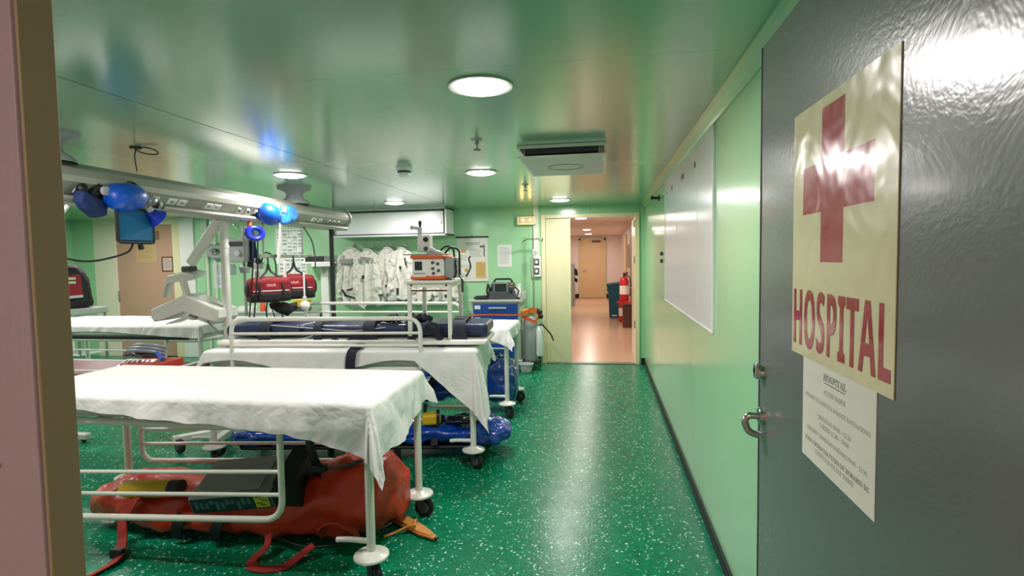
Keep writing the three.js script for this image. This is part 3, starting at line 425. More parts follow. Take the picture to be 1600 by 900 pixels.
// ---------------------------------------------------------------- on the grey door
function flat(w, h) { return new THREE.PlaneGeometry(w, h); }
{
  const sign = canvasTex(1024, 1212, (c, w, h) => {
    c.fillStyle = '#e9ddb4'; c.fillRect(0, 0, w, h); c.fillStyle = '#b3122a'; c.fillRect(.354 * w, .04 * h, .232 * w, .572 * h); c.fillRect(.133 * w, .236 * h, .707 * w, .186 * h);
  });
  const wave = dataTex(256, (x, y) => .5 + .3 * pn(x, y, 4, 2) + .2 * pn(x, y, 9, 6));
  const s = thing('hospital_sign', 'cream plastic sign with a red cross and red word on the grey door', 'sign', [DX - .0012, 1.283, -1.0855]);
  obj('sheet', box(.0012, .515, .435, 0, .2575, 0, 0), mat(hex('#e9ddb4'), .2), s);
  obj('print', flat(.435, .515).rotateY(-Math.PI / 2).translate(-.0009, .2575, 0), mat('#ffffff', .2, { map: sign, bumpMap: rep(wave, 1.5), bumpScale: .003, clearcoat: .25, clearcoatRoughness: .1 }), s);
  const font = await new FontLoader().loadAsync('fonts/droid/droid_sans_bold.typeface.json'), lg = new THREE.ShapeGeometry(font.generateShapes('HOSPITAL', 1), 6); lg.computeBoundingBox();
  const bx = lg.boundingBox, lw = bx.max.x - bx.min.x, lh = bx.max.y - bx.min.y; lg.translate(-bx.min.x, -bx.min.y, 0).scale(.415 / lw, .122 / lh, 1).rotateY(-Math.PI / 2).translate(-.0016, .02, -.206);
  obj('lettering', lg, mat(hex('#b3122a'), .16, { clearcoat: .5, clearcoatRoughness: .08 }), s);
  const note = canvasTex(1024, 724, (c, w, h) => {
    c.fillStyle = '#ebe7da'; c.fillRect(0, 0, w, h); c.fillStyle = '#2a2826'; c.textAlign = 'center';
    const put = (t, y, size, bold) => { c.font = (bold ? 'bold ' : '') + size + 'px serif'; c.fillText(t, w / 2, y * h); };
    put('HOSPITAL', .14, 62, true); c.fillRect(w / 2 - 150, .16 * h, 300, 5); put('ACCESO BABOR', .27, 42); put('HORARIO DE CONSULTA DURANTE NAVEGACIONES', .385, 37); put('MAÑANAS: 09:00 – 12:30', .53, 40); put('TARDES: 17:00 – 18:00', .6, 40);
    put('SABADOS Y DOMINGOS MAÑANAS 09:00 – 12:30', .705, 37); put('PARA URGENCIAS FUERA DE HORARIO DE', .82, 42, true); put('CONSULTAS PULSAR TIMBRE', .885, 40);
  });
  const p = thing('door_notice', 'white typed notice below the red cross sign on the grey door', 'notice', [DX - .0006, 1.075, -1.076]);
  obj('sheet', box(.0006, .21, .315, 0, .105, 0, 0), M.paper, p); obj('print', flat(.315, .21).rotateY(-Math.PI / 2).translate(-.0006, .105, 0), mat('#ffffff', .45, { map: note, bumpMap: rep(wave, 1), bumpScale: .002 }), p);
}
// ---------------------------------------------------------------- right wall
{
  const t = thing('whiteboard', 'large white board panel on the green right wall', 'whiteboard', [XR, 1.1, -4.0]);
  obj('panel', box(.008, 1.05, 2.16, -.004, .525, 0, .002), mat(hex('#e4e9ee'), .22, { clearcoat: .25, clearcoatRoughness: .1, bumpMap: rep(peel, 1), bumpScale: .0005 }), t);
  obj('edge', [box(.012, .012, 2.18, -.006, 0, 0, .002), box(.012, .012, 2.18, -.006, 1.05, 0, .002), box(.012, 1.05, .012, -.006, .525, 1.085, .002), box(.012, 1.05, .012, -.006, .525, -1.085, .002)], M.cabinet, t);
  for (const [z, w] of [[-.95, .04], [-.6, .11], [.0, .14], [.52, .05]]) obj('lettering', box(.001, .035, w, -.0086, .95, z, 0), M.dkGrey, t);
  for (const [z, h] of [[.62, .85], [-.3, .4]]) obj('divider_line', box(.001, h, .008, -.0086, .95 - h / 2, z, 0), M.cabinet, t);
  const h = thing('wall_hook', 'small black hook high on the green wall past the white board', 'hook', [XR, 2.08, -5.69]); obj('plate', box(.01, .06, .03, -.005, 0, 0, .003), M.black, h); obj('peg', rod([-.01, 0, 0], [-.07, .005, 0], .012), M.black, h); obj('tip', ell(.016, .02, .03, -.07, .005, 0), M.black, h);
  for (const [y, l] of [[1.52, 'upper'], [1.45, 'lower']]) tag(obj('wall_switch', box(.02, .035, .05, XR - .01, y, -5.4, .004), M.dkGrey), l + ' small dark button on the green wall behind the white board', 'button');
}
// ---------------------------------------------------------------- ceiling fittings
{
  const t = thing('ceiling_vent', 'square white perforated air vent hanging below the ceiling', 'vent', [-.26, CEIL, -3.9]);
  obj('housing', [box(.5, .05, .72, 0, -.025, 0, .004)], M.dkGrey, t); obj('rim', [box(.56, .02, .016, 0, -.012, .4, .002), box(.56, .02, .016, 0, -.012, -.4, .002), box(.016, .02, .8, .276, -.012, 0, .002), box(.016, .02, .8, -.276, -.012, 0, .002)], M.white, t);
  const perf = canvasTex(512, 512, (c, w) => { c.fillStyle = '#d8d9d2'; c.fillRect(0, 0, w, w); c.fillStyle = '#8c8f88'; for (let i = 0; i < 40; i++) for (let j = 0; j < 40; j++) { c.beginPath(); c.arc(i * 12.8 + 6, j * 12.8 + 6, 3, 0, 7); c.fill(); } });
  const pl = obj('face_plate', box(.56, .014, .8, 0, -.075, 0, .003), M.white, t); obj('perforation', flat(.53, .77).rotateX(Math.PI / 2).translate(0, -.0825, 0), mat('#ffffff', .5, { map: perf }), pl); obj('ring', new THREE.TorusGeometry(.12, .004, 8, 48).rotateX(Math.PI / 2).translate(0, -.083, 0), M.greyP, pl);
  for (const x of [-.24, .24]) for (const z of [-.36, .36]) obj('hanger', rod([x, -.07, z], [x, 0, z], .006), M.steel, t);
  const sp = (x, z, label) => { const t = thing('sprinkler', label, 'sprinkler', [x, CEIL, z], 0, 'ceiling sprinklers'); obj('escutcheon', lathe([[0, -.008], [.03, -.006], [.036, 0]], 0, 0, 0), M.steel, t); obj('nozzle', [rod([0, -.005, 0], [0, -.03, 0], .012), rod([0, -.03, 0], [0, -.06, 0], .005)], M.steel, t); obj('deflector', lathe([[0, -.058], [.022, -.06], [.022, -.063], [0, -.064]], 0, 0, 0), M.dkGrey, t); };
  sp(-.75, -3.26, 'metal sprinkler head in the ceiling left of the air vent'); sp(-.75, -5.33, 'small metal sprinkler head in the ceiling behind the air vent'); sp(-3.0, -6.9, 'small sprinkler head in the ceiling left of the wall cabinet');
  const d = thing('smoke_detector', 'round white smoke detector on the green ceiling', 'detector', [-1.53, CEIL, -4.1]); obj('base', lathe([[0, -.028], [.055, -.028], [.06, -.02], [.062, 0]], 0, 0, 0), M.cabinet, d); obj('ring', lathe([[.05, -.03], [.052, -.04], [.048, -.046]], 0, 0, 0), M.dkGrey, d); obj('sensor', lathe([[.05, -.045], [.048, -.062], [.03, -.075], [0, -.078]], 0, 0, 0), M.cabinet, d);
  const hk = thing('ceiling_hook', 'black wire loop hanging from the ceiling above the service rail', 'hook', [-2.85, CEIL, -2.98]); obj('plate', lathe([[0, -.01], [.03, -.008], [.035, 0]], 0, 0, 0), M.black, hk); obj('wire', tube([[0, -.01, 0], [.0, -.06, .01], [-.01, -.13, -.01], [0, -.145, 0]], .0035, 30), M.black, hk); obj('loop', new THREE.TorusGeometry(.06, .004, 8, 30).rotateX(Math.PI / 2 - .2).translate(.06, -.02, -.02), M.black, hk);
}
// ---------------------------------------------------------------- hanging service rail
const RX = -2.95;
{
  const t = thing('service_rail', 'long metal medical service rail with sockets hanging below the ceiling', 'service rail', [RX, 0, 0]);
  const pr = [[-.13, 1.9], [-.135, 1.98], [-.1, 2.05], [-.02, 2.075], [.05, 2.062], [.095, 2.025], [.112, 1.975], [.108, 1.955], [-.1, 1.86]], L = 3.5, z0 = -5.82;
  obj('body', ext([[-.13, 1.9], [-.135, 1.98], [-.115, 2.03], [-.07, 2.062], [-.01, 2.072], [.05, 2.062], [.092, 2.03], [.113, 1.985], [.11, 1.955], [.04, 1.885], [-.1, 1.87]], L, .004).translate(0, 0, z0), M.rail, t);
  obj('lip', ext([[.03, 1.872], [.075, 1.876], [.085, 1.862], [.07, 1.845], [-.09, 1.845], [-.1, 1.865]], L + .03, .004).translate(0, 0, z0 - .015), M.rail, t);
  obj('end_cap', ext([[-.135, 1.88], [-.14, 1.98], [-.115, 2.04], [-.07, 2.07], [-.01, 2.08], [.05, 2.07], [.1, 2.035], [.12, 1.985], [.115, 1.95], [.06, 1.87]], .03, .008).translate(0, 0, z0 - .035), M.greyP, t);
  const sock = (z, w, h, m, n) => obj(n, turn(box(.012, h, w, 0, 0, 0, .004), 0, 0, -Math.PI / 4, .078, 1.918, z), m, t);
  obj('face_strip', turn(box(.004, .085, L - .1, 0, 0, 0, .001), 0, 0, -Math.PI / 4, .0745, 1.9215, z0 + L / 2), M.railFace, t);
  for (const z of [-2.62, -2.95, -3.12, -3.27, -3.36, -3.62, -3.7, -4.28, -4.36, -4.62, -4.74, -5.1, -5.22]) { const s = sock(z, .075, .05, M.cabinet, 'socket'); obj('socket_hole', turn(box(.004, .018, .03, .007, 0, 0, .001), 0, 0, -Math.PI / 4, .078, 1.918, z), M.greyP, s); }
  for (const z of [-3.95, -4.06, -4.17, -5.4, -5.5, -5.6]) { const s = obj('gas_outlet', turn(lathe([[0, .014], [.018, .014], [.024, .008], [.026, 0]], 0, 0, 0, 20), 0, 0, -Math.PI * .75, .078, 1.918, z), M.alu, t); obj('gas_valve', turn(lathe([[0, .018], [.01, .018], [.011, .01]], 0, 0, 0, 16), 0, 0, -Math.PI * .75, .078, 1.918, z), M.black, s); }
  obj('ceiling_mount', lathe([[.16, CEIL], [.155, CEIL - .02], [.09, CEIL - .05], [.075, CEIL - .08], [.085, CEIL - .11], [.13, CEIL - .14], [.14, CEIL - .165]], 0, 0, -4.9, 32), M.greyP, t); obj('ceiling_mount', lathe([[.16, CEIL], [.155, CEIL - .02], [.09, CEIL - .05], [.075, CEIL - .08], [.085, CEIL - .11], [.13, CEIL - .14], [.14, CEIL - .165]], 0, 0, -2.5, 32), M.greyP, t);
  const p = thing('support_post', 'thin black post from the floor to the end of the service rail', 'post', [RX, 0, -5.6]); obj('shaft', rod([0, .01, 0], [0, 1.842, 0], .024), M.black, p); obj('foot', lathe([[0, .02], [.06, .018], [.07, 0]], 0, 0, 0), M.black, p);
}
// breathing bags hanging from the rail
{
  const t = thing('breathing_bag', 'large blue breathing bag with clear valve hanging from the rail near the doorway', 'breathing bag', [RX + .14, 1.9, -2.86]);
  const g = lathe([[0, -.135], [.03, -.132], [.06, -.115], [.082, -.07], [.085, 0], [.075, .06], [.05, .1], [.03, .115], [.026, .13], [0, .13]], 0, 0, 0, 32, [-Math.PI / 2 + .14, 0, 0]); obj('bag', g, M.resus, t);
  obj('neck', lathe([[.03, 0], [.034, .01], [.032, .03], [.036, .035], [.034, .06], [.028, .075], [0, .075]], .0, -.012, -.12, 24, [-Math.PI / 2 + .1, 0, 0]), M.clear, t); obj('valve', [rod([0, -.025, -.19], [0, -.03, -.22], .02), rod([0, -.03, -.235], [0, -.032, -.26], .018)], M.black, t); obj('valve_ring', rod([0, -.02, -.215], [0, -.024, -.24], .027), M.silver, t);
  obj('strap', strapGeo([[0, .05, .05], [0, .085, -.01], [-.02, .1, -.05], [0, .06, -.1], [.01, -.005, -.14]], .02, .003, [1, 0, 0]), M.black, t);
  const k = thing('face_mask', 'small dark blue breathing mask below the large blue breathing bag', 'mask', [RX + .16, 1.8, -3.03], .2); obj('cup', turn(lathe([[.022, .045], [.03, .03], [.045, .0], [.06, -.02], [.064, -.03], [.056, -.032], [.03, -.005]], 0, 0, 0, 28), .9, 0, .4), mat(hex('#1733b8'), .2, { clearcoat: .5 }), k); obj('connector', rod([0, .025, .03], [-.01, .05, .045], .018), M.silver, k);
  const c = thing('teal_pouch', 'square teal cloth pouch with black edging hanging under the rail', 'pouch', [RX + .13, 1.83, -2.915]); obj('panel', box(.02, .19, .25, 0, -.095, 0, .008), M.teal, c); obj('edging', pipe([[.005, 0, -.13], [.005, -.2, -.13], [.005, -.2, .13], [.005, 0, .13]], .01, .01, true), M.black, c); obj('clip', rod([0, -.21, -.03], [0, -.24, -.04], .016), M.black, c);
  obj('tube', tube([[0, -.2, .02], [0, -.25, .05], [-.02, -.3, .2], [-.03, -.31, .33], [-.05, -.27, .5]], .006, 50), M.black, c);
  const d = thing('navy_cuff', 'folded dark navy pouch hanging behind the large blue breathing bag', 'pouch', [RX + .1, 1.9, -2.66]); obj('body', turn(loft([[-.1, 0, 0, .03, .025], [-.05, -.01, 0, .05, .035], [.05, -.02, 0, .05, .035], [.1, -.01, 0, .035, .025]], { amp: .008, fr: 14, n: 30, seg: 30, p: 4 }), 0, Math.PI / 2 + .2, -.25, 0, -.05, 0), M.cuffNavy, d); obj('clip', [ell(.03, .035, .03, 0, .02, .05), rod([0, 0, 0], [.02, .05, -.05], .015)], M.black, d); obj('gauge', lathe([[0, .02], [.025, .018], [.028, 0]], .03, .02, -.06, 20, [0, 0, -Math.PI / 2]), M.silver, d);
  const y = thing('yellow_cable', 'thin yellow cable hanging down left of the teal pouch', 'cable', [RX - .02, 1.843, -2.56]); obj('cord', tube([[0, 0, 0], [.02, -.08, -.02], [.01, -.2, .0], [-.01, -.32, .01], [.02, -.42, 0]], .006, 40), M.yellowCable, y); obj('plug', rod([0, -.03, 0], [0, 0, 0], .012), M.yellowCable, y);
  const w = thing('monitor_bracket', 'white jointed bracket below the rail beside the yellow cable', 'arm', [RX + .02, 1.843, -2.5]); obj('arm', [rod([.06, -.02, -.04], [0, -.16, .03], .012)], M.white, w); obj('holder', [rod([0, -.15, .03], [.01, -.28, .0], .009)], M.white, w);
  const b = thing('breathing_bag', 'bright blue breathing bag hanging from the rail under the ceiling lamp', 'breathing bag', [RX + .13, 1.9, -4.3]); obj('bag', lathe([[0, -.14], [.04, -.13], [.075, -.1], [.09, -.04], [.085, .03], [.06, .08], [.03, .1], [0, .1]], 0, 0, 0, 32, [-Math.PI / 2 - .3, 0, 0]), M.resus, b);
  const pk = obj('pack', turn(loft([[-.13, 0, 0, .05, .03], [-.05, .01, 0, .075, .045], [.05, 0, 0, .07, .045], [.13, -.01, 0, .05, .03]], { amp: .012, fr: 16, n: 30, seg: 30, p: 4 }), 0, Math.PI / 2, .3, 0, .02, -.25), M.lightBlue, b); obj('label', box(.004, .05, .06, .045, .06, -.14, .002), M.paper, b); obj('hanger', tube([[0, .07, -.12], [-.02, .1, -.13], [-.03, .12, -.12]], .004, 12), M.greyP, b);
  const m = thing('face_mask', 'bright blue breathing mask hanging above the red bags', 'mask', [RX + .08, 1.74, -4.15]); obj('cup', turn(new THREE.TorusGeometry(.058, .026, 14, 32), 0, Math.PI / 2 - .5, 0).scale(1, .8, 1.15), mat(hex('#2334c4'), .22, { clearcoat: .5 }), m); obj('inner', turn(lathe([[.05, 0], [.035, .02], [.015, .03], [0, .03]], 0, 0, 0, 24), 0, 0, 1.57), M.clear, m); obj('connector', [rod([-.03, .03, .03], [-.03, .1, .02], .018)], M.orange, m); obj('tube', tube([[-.02, .1, .02], [-.02, .11, .1], [-.03, .1, .14]], .006, 20), M.black, m);
  for (const o of [[.0, -.04, .03], [.01, -.04, -.02]]) obj('strap', tube([o, [o[0], -.3, o[2] + .02], [o[0] - .05, -.6, o[2]], [o[0] - .06, -.85, o[2] + .03]], .006, 40), M.black, m);
}
// red bags on a bar below the rail
{
  const t = thing('hanging_bar', 'steel bar with hangers below the service rail', 'bar', [RX + .05, 0, 0]); obj('bar', box(.02, .03, .75, 0, 1.55, -4.62, .004), M.steel, t); for (const z of [-4.3, -4.92]) obj('hanger', rod([0, 1.55, z], [0, 1.842, z], .008), M.steel, t);
  const txt = canvasTex(512, 256, (c, w, h) => { c.fillStyle = '#a81a28'; c.fillRect(0, 0, w, h); c.fillStyle = '#f0e8e2'; c.font = 'bold 70px sans-serif'; c.textAlign = 'center'; c.fillText('SCHILLER', w / 2, 130); c.fillRect(90, 150, 330, 8); });
  function redBag(label, x, z, ry, s = 1) {
    const b = thing('medical_bag', label, 'bag', [x, 1.16, z], ry, 'red and black medical bags'); b.scale.setScalar(s);
    obj('body', loft([[-.2, .1, 0, .075, .05], [-.17, .115, 0, .11, .08], [0, .12, 0, .12, .085], [.17, .115, 0, .11, .08], [.2, .1, 0, .075, .05]], { p: 4, amp: .006, fr: 9, n: 60 }), M.bagRed, b);
    obj('bottom', loft([[-.2, .04, 0, .03, .055], [-.17, .04, 0, .05, .086], [0, .04, 0, .055, .091], [.17, .04, 0, .05, .086], [.2, .04, 0, .03, .055]], { p: 4, amp: .004, n: 50 }), M.bagBlack, b);
    obj('stripe', box(.34, .014, .176, 0, .1, 0, .004), M.silver, b); for (const k of [-.11, .11]) obj('strap', strapGeo([[k, .02, .095], [k, .13, .094], [k * .8, .23, .06], [k * .2, .29, .01], [0, .36, 0]], .022, .006, [1, 0, 0]), M.bagBlack, b);
    obj('end_panel', [ell(.02, .07, .06, -.2, .11, 0), ell(.02, .07, .06, .2, .11, 0)], M.bagBlack, b); obj('hook', tube([[0, .35, 0], [0, .38, .005], [0, .43, 0]], .008, 10), M.black, b);
    obj('lettering', flat(.13, .065).translate(.0, .155, .0885), mat('#ffffff', .6, { map: txt }), b); return b;
  }
  redBag('red and black medical bag with white lettering hanging right below the rail', RX + .06, -4.74, Math.PI / 2 - 1.0, .92); redBag('red and black medical bag hanging left of its twin below the blue mask', RX + .06, -4.34, Math.PI / 2 - .7, .88);
  const dk = thing('black_pouch', 'black pouch with dangling straps under the two red bags', 'pouch', [RX + .06, 1.09, -4.55], .6); obj('body', loft([[-.12, .02, 0, .02, .03], [-.05, 0, 0, .05, .05], [.05, -.02, 0, .05, .05], [.12, .01, 0, .02, .03]], { amp: .015, fr: 14, n: 30, seg: 30 }), M.bagBlack, dk); for (const [a, b] of [[-.1, -.05], [-.06, .06], [.02, -.06]]) obj('strap', tube([[a, 0, .03], [(a + b) / 2, -.1, .04], [b, -.2, .03]], .005, 20), M.black, dk);
  const f = thing('drip_chamber', 'white drip tube with a round white ball hanging in front of the red bag', 'drip tube', [RX + .22, 1.06, -4.64]); obj('tube', rod([0, .06, 0], [0, .34, 0], .008), M.whiteP, f); obj('collar', rod([0, .1, 0], [0, .115, 0], .018), M.whiteP, f); obj('ball', ell(.045, .045, .045, 0, .03, 0), M.whiteP, f); obj('line', tube([[0, .34, 0], [-.03, .5, .02], [-.08, .65, .05], [-.1, .78, .06]], .003, 20), M.clear, f);
  const w = thing('white_folder', 'long white paper sleeve hanging beside the blue breathing bag', 'folder', [RX + .1, 1.84, -4.5], .4); obj('sleeve', turn(box(.012, .36, .13, 0, -.18, 0, .004), 0, 0, -.1), M.paper, w); obj('flap', turn(box(.014, .16, .1, .035, -.42, .02, .004), .08, 0, -.05), M.paper, w);
  const c = thing('black_cable', 'black cable curving down from the end of the service rail', 'cable', [RX + .05, 1.842, -4.95]); obj('cord', tube([[0, 0, 0], [.0, -.05, -.06], [.0, -.15, -.16], [.0, -.3, -.2], [.0, -.42, -.2]], .007, 40), M.dkGrey, c);
}
// drip stand with devices behind the surgical lamp
{
  const t = thing('drip_stand', 'steel drip stand behind the surgical lamp', 'stand', [-3.95, 0, -5.5]); obj('pole', rod([0, .1, 0], [0, 1.9, 0], .016), M.steel, t); obj('clamp', box(.08, .08, .07, 0, 1.42, 0, .01), M.steel, t); obj('hook', [tube([[-.12, 1.93, 0], [-.08, 1.88, 0], [0, 1.9, 0], [.08, 1.88, 0], [.12, 1.93, 0]], .006, 30)], M.chrome, t);
  for (let k = 0; k < 5; k++) { const a = k * 1.257; obj('base_leg', rod([0, .12, 0], [.28 * Math.cos(a), .06, .28 * Math.sin(a)], .015), M.steel, t); obj('wheel', ell(.03, .03, .02, .28 * Math.cos(a), .03, .28 * Math.sin(a)), M.black, t); }
  const u = thing('suction_unit', 'grey suction unit clamped to the drip stand', 'medical device', [-3.97, 1.5, -5.42]); obj('case', box(.24, .26, .1, 0, .13, 0, .015), M.greyP, u); obj('panel', box(.2, .05, .006, 0, .2, .053, .002), M.black, u); obj('gauge', lathe([[0, .03], [.03, .028], [.034, 0]], .05, .1, .05, 20, [Math.PI / 2, 0, 0]), M.silver, u); obj('jar', lathe([[0, 0], [.045, 0], [.05, .02], [.05, .1], [.03, .12], [0, .12]], -.06, -.14, .03, 24), M.clear, u);
  const r = thing('gas_regulator', 'white gas regulator with black knobs left of the red bags', 'regulator', [-3.72, 1.2, -5.4]); obj('body', box(.09, .2, .08, 0, .12, 0, .012), M.whiteP, r); obj('knob', [rod([-.05, .27, 0], [-.1, .28, .03], .03), rod([.02, .3, .02], [.05, .32, .06], .028)], M.black, r); obj('head', [rod([0, .2, 0], [0, .34, 0], .03), rod([-.08, .27, 0], [.08, .28, 0], .022)], M.silver, r); obj('flow_tube', [rod([.01, .02, .05], [.01, .2, .05], .012), rod([.04, .02, .05], [.04, .2, .05], .012)], M.clear, r); obj('tube', tube([[.06, .3, .02], [.12, .4, .03], [.2, .36, .02], [.22, .2, 0], [.16, .0, 0], [.1, -.2, .02], [.1, -.4, 0]], .008, 60), M.black, r); obj('bracket', box(.3, .02, .02, -.12, .24, -.06, .004), M.steel, r);
  const n = thing('pressure_cuff', 'folded slate blue cloth hanging beside the lamp post', 'cuff', [-3.84, 1.48, -5.5]); obj('cloth', turn(loft([[-.22, 0, .0, .05, .02], [-.1, .01, 0, .06, .025], [.1, 0, 0, .04, .02], [.22, -.01, 0, .02, .012]], { amp: .012, fr: 9, n: 40, seg: 30 }), 0, 0, Math.PI / 2 + .15, 0, .2, 0), M.cuffNavy, n); obj('cord', rod([-.03, .4, 0], [-.03, .43, 0], .006), M.black, n);
  const co = thing('cable_coil', 'coil of black cable on the green wall above the counter', 'cable', [-5.25, 1.02, ZFAR + .03]); for (const k of [0, 1, 2]) obj('loop', new THREE.TorusGeometry(.1 - k * .02, .008, 8, 32).translate(k * .01, k * .008, k * .01), M.black, co); obj('tail', tube([[0, .1, 0], [-.05, .25, 0], [-.02, .4, 0]], .006, 20), M.black, co); obj('nail', rod([0, .08, -.03], [0, .08, .03], .008), M.steel, co);
}
// counter by the end wall with small things
{
  const t = thing('counter', 'grey worktop with white base against the green wall behind the beds', 'counter', [-4.86, 0, -7.38]); obj('worktop', box(1.3, .03, .5, 0, .765, 0, .006), M.cartGrey, t); obj('cabinet', box(1.26, .74, .44, 0, .38, 0, .006), M.whiteP, t); for (let k = 0; k < 3; k++) { const d = obj('door', box(.4, .66, .016, -.42 + k * .42, .38, .226, .004), M.cabinet, t); obj('handle', rod([-.26 + k * .42, .55, .245], [-.26 + k * .42, .65, .245], .006), M.steel, d); }
  const on = (name, label, cat, x, z, geos) => { const o = thing(name, label, cat, [x, .781, z]); for (const [n, g, m] of geos) obj(n, g, m, o); };
  on('spray_bottle', 'small red-orange bottle on the grey worktop', 'bottle', -4.9, -7.2, [['body', lathe([[0, 0], [.035, 0], [.038, .02], [.038, .13], [.02, .16], [.02, .18], [0, .18]]), M.bottleRed], ['cap', lathe([[0, .22], [.016, .22], [.022, .18], [0, .18]]), M.orange]]);
  on('yellow_box', 'yellow sharps box on the grey worktop', 'box', -4.42, -7.45, [['body', box(.22, .13, .14, 0, .065, 0, .012), M.yellow], ['lid', box(.23, .03, .15, 0, .145, 0, .008), mat(hex('#e8d25a'), .4)]]);
  on('tissue_box', 'white box of supplies left of the red-orange bottle', 'box', -5.18, -7.25, [['body', box(.22, .07, .14, 0, .035, 0, .006), M.paper], ['opening', box(.1, .004, .05, 0, .071, 0, .001), M.greyP]]);
  on('white_bottle', 'white plastic bottle between the red-orange bottle and the yellow box', 'bottle', -4.76, -7.22, [['body', lathe([[0, 0], [.045, 0], [.048, .02], [.048, .09], [.02, .12], [0, .12]]), M.whiteP], ['cap', rod([0, .12, 0], [0, .15, 0], .018), M.cartBlue]]);
  on('blue_roll', 'small blue and white roll on the worktop by the yellow box', 'roll', -4.62, -7.2, [['roll', turn(lathe([[.02, -.05], [.045, -.05], [.045, .05], [.02, .05]]), 0, 0, Math.PI / 2, 0, .045, 0), M.cartBlue], ['core', turn(lathe([[0, -.052], [.02, -.052], [.02, .052], [0, .052]]), 0, 0, Math.PI / 2, 0, .045, 0), M.whiteP]]);
  on('instrument_tray', 'dark instrument tray at the right end of the grey worktop', 'tray', -4.33, -7.25, [['tray', [box(.22, .012, .16, 0, .006, 0, .004), box(.22, .05, .01, 0, .03, .08, .003), box(.22, .05, .01, 0, .03, -.08, .003), box(.01, .05, .16, .11, .03, 0, .003), box(.01, .05, .16, -.11, .03, 0, .003)], M.dkGrey], ['pads', box(.16, .05, .1, 0, .036, 0, .015), M.black]]);
  const s = thing('wall_shelf', 'white metal wall shelf with a bracket column left of the coats', 'shelf', [-4.13, 0, -7.5]); obj('board', box(.52, .03, .3, 0, 1.475, 0, .006), M.whiteP, s); obj('lip', box(.3, .06, .012, .08, 1.45, .15, .003), M.whiteP, s); obj('column', box(.13, 1.4, .06, .0, .76, -.12, .008), M.whiteP, s); obj('gusset', ext([[0, 0], [.2, .16], [0, .16]], .01, .002).rotateY(-Math.PI / 2).translate(0, 1.3, -.09), M.whiteP, s);
  const d = thing('bench_device', 'flat black and clear device on the white wall shelf', 'medical device', [-4.13, 1.491, -7.48]); obj('body', box(.34, .08, .2, -.06, .04, 0, .01), M.black, d); obj('end_plate', box(.08, .11, .2, -.22, .055, .005, .006), M.whiteP, d); for (const y of [.03, .075]) obj('port', rod([-.22, y, .1], [-.22, y, .115], .012), M.black, d); obj('clear_cover', box(.22, .09, .18, .13, .05, 0, .01), M.clear, d);
}
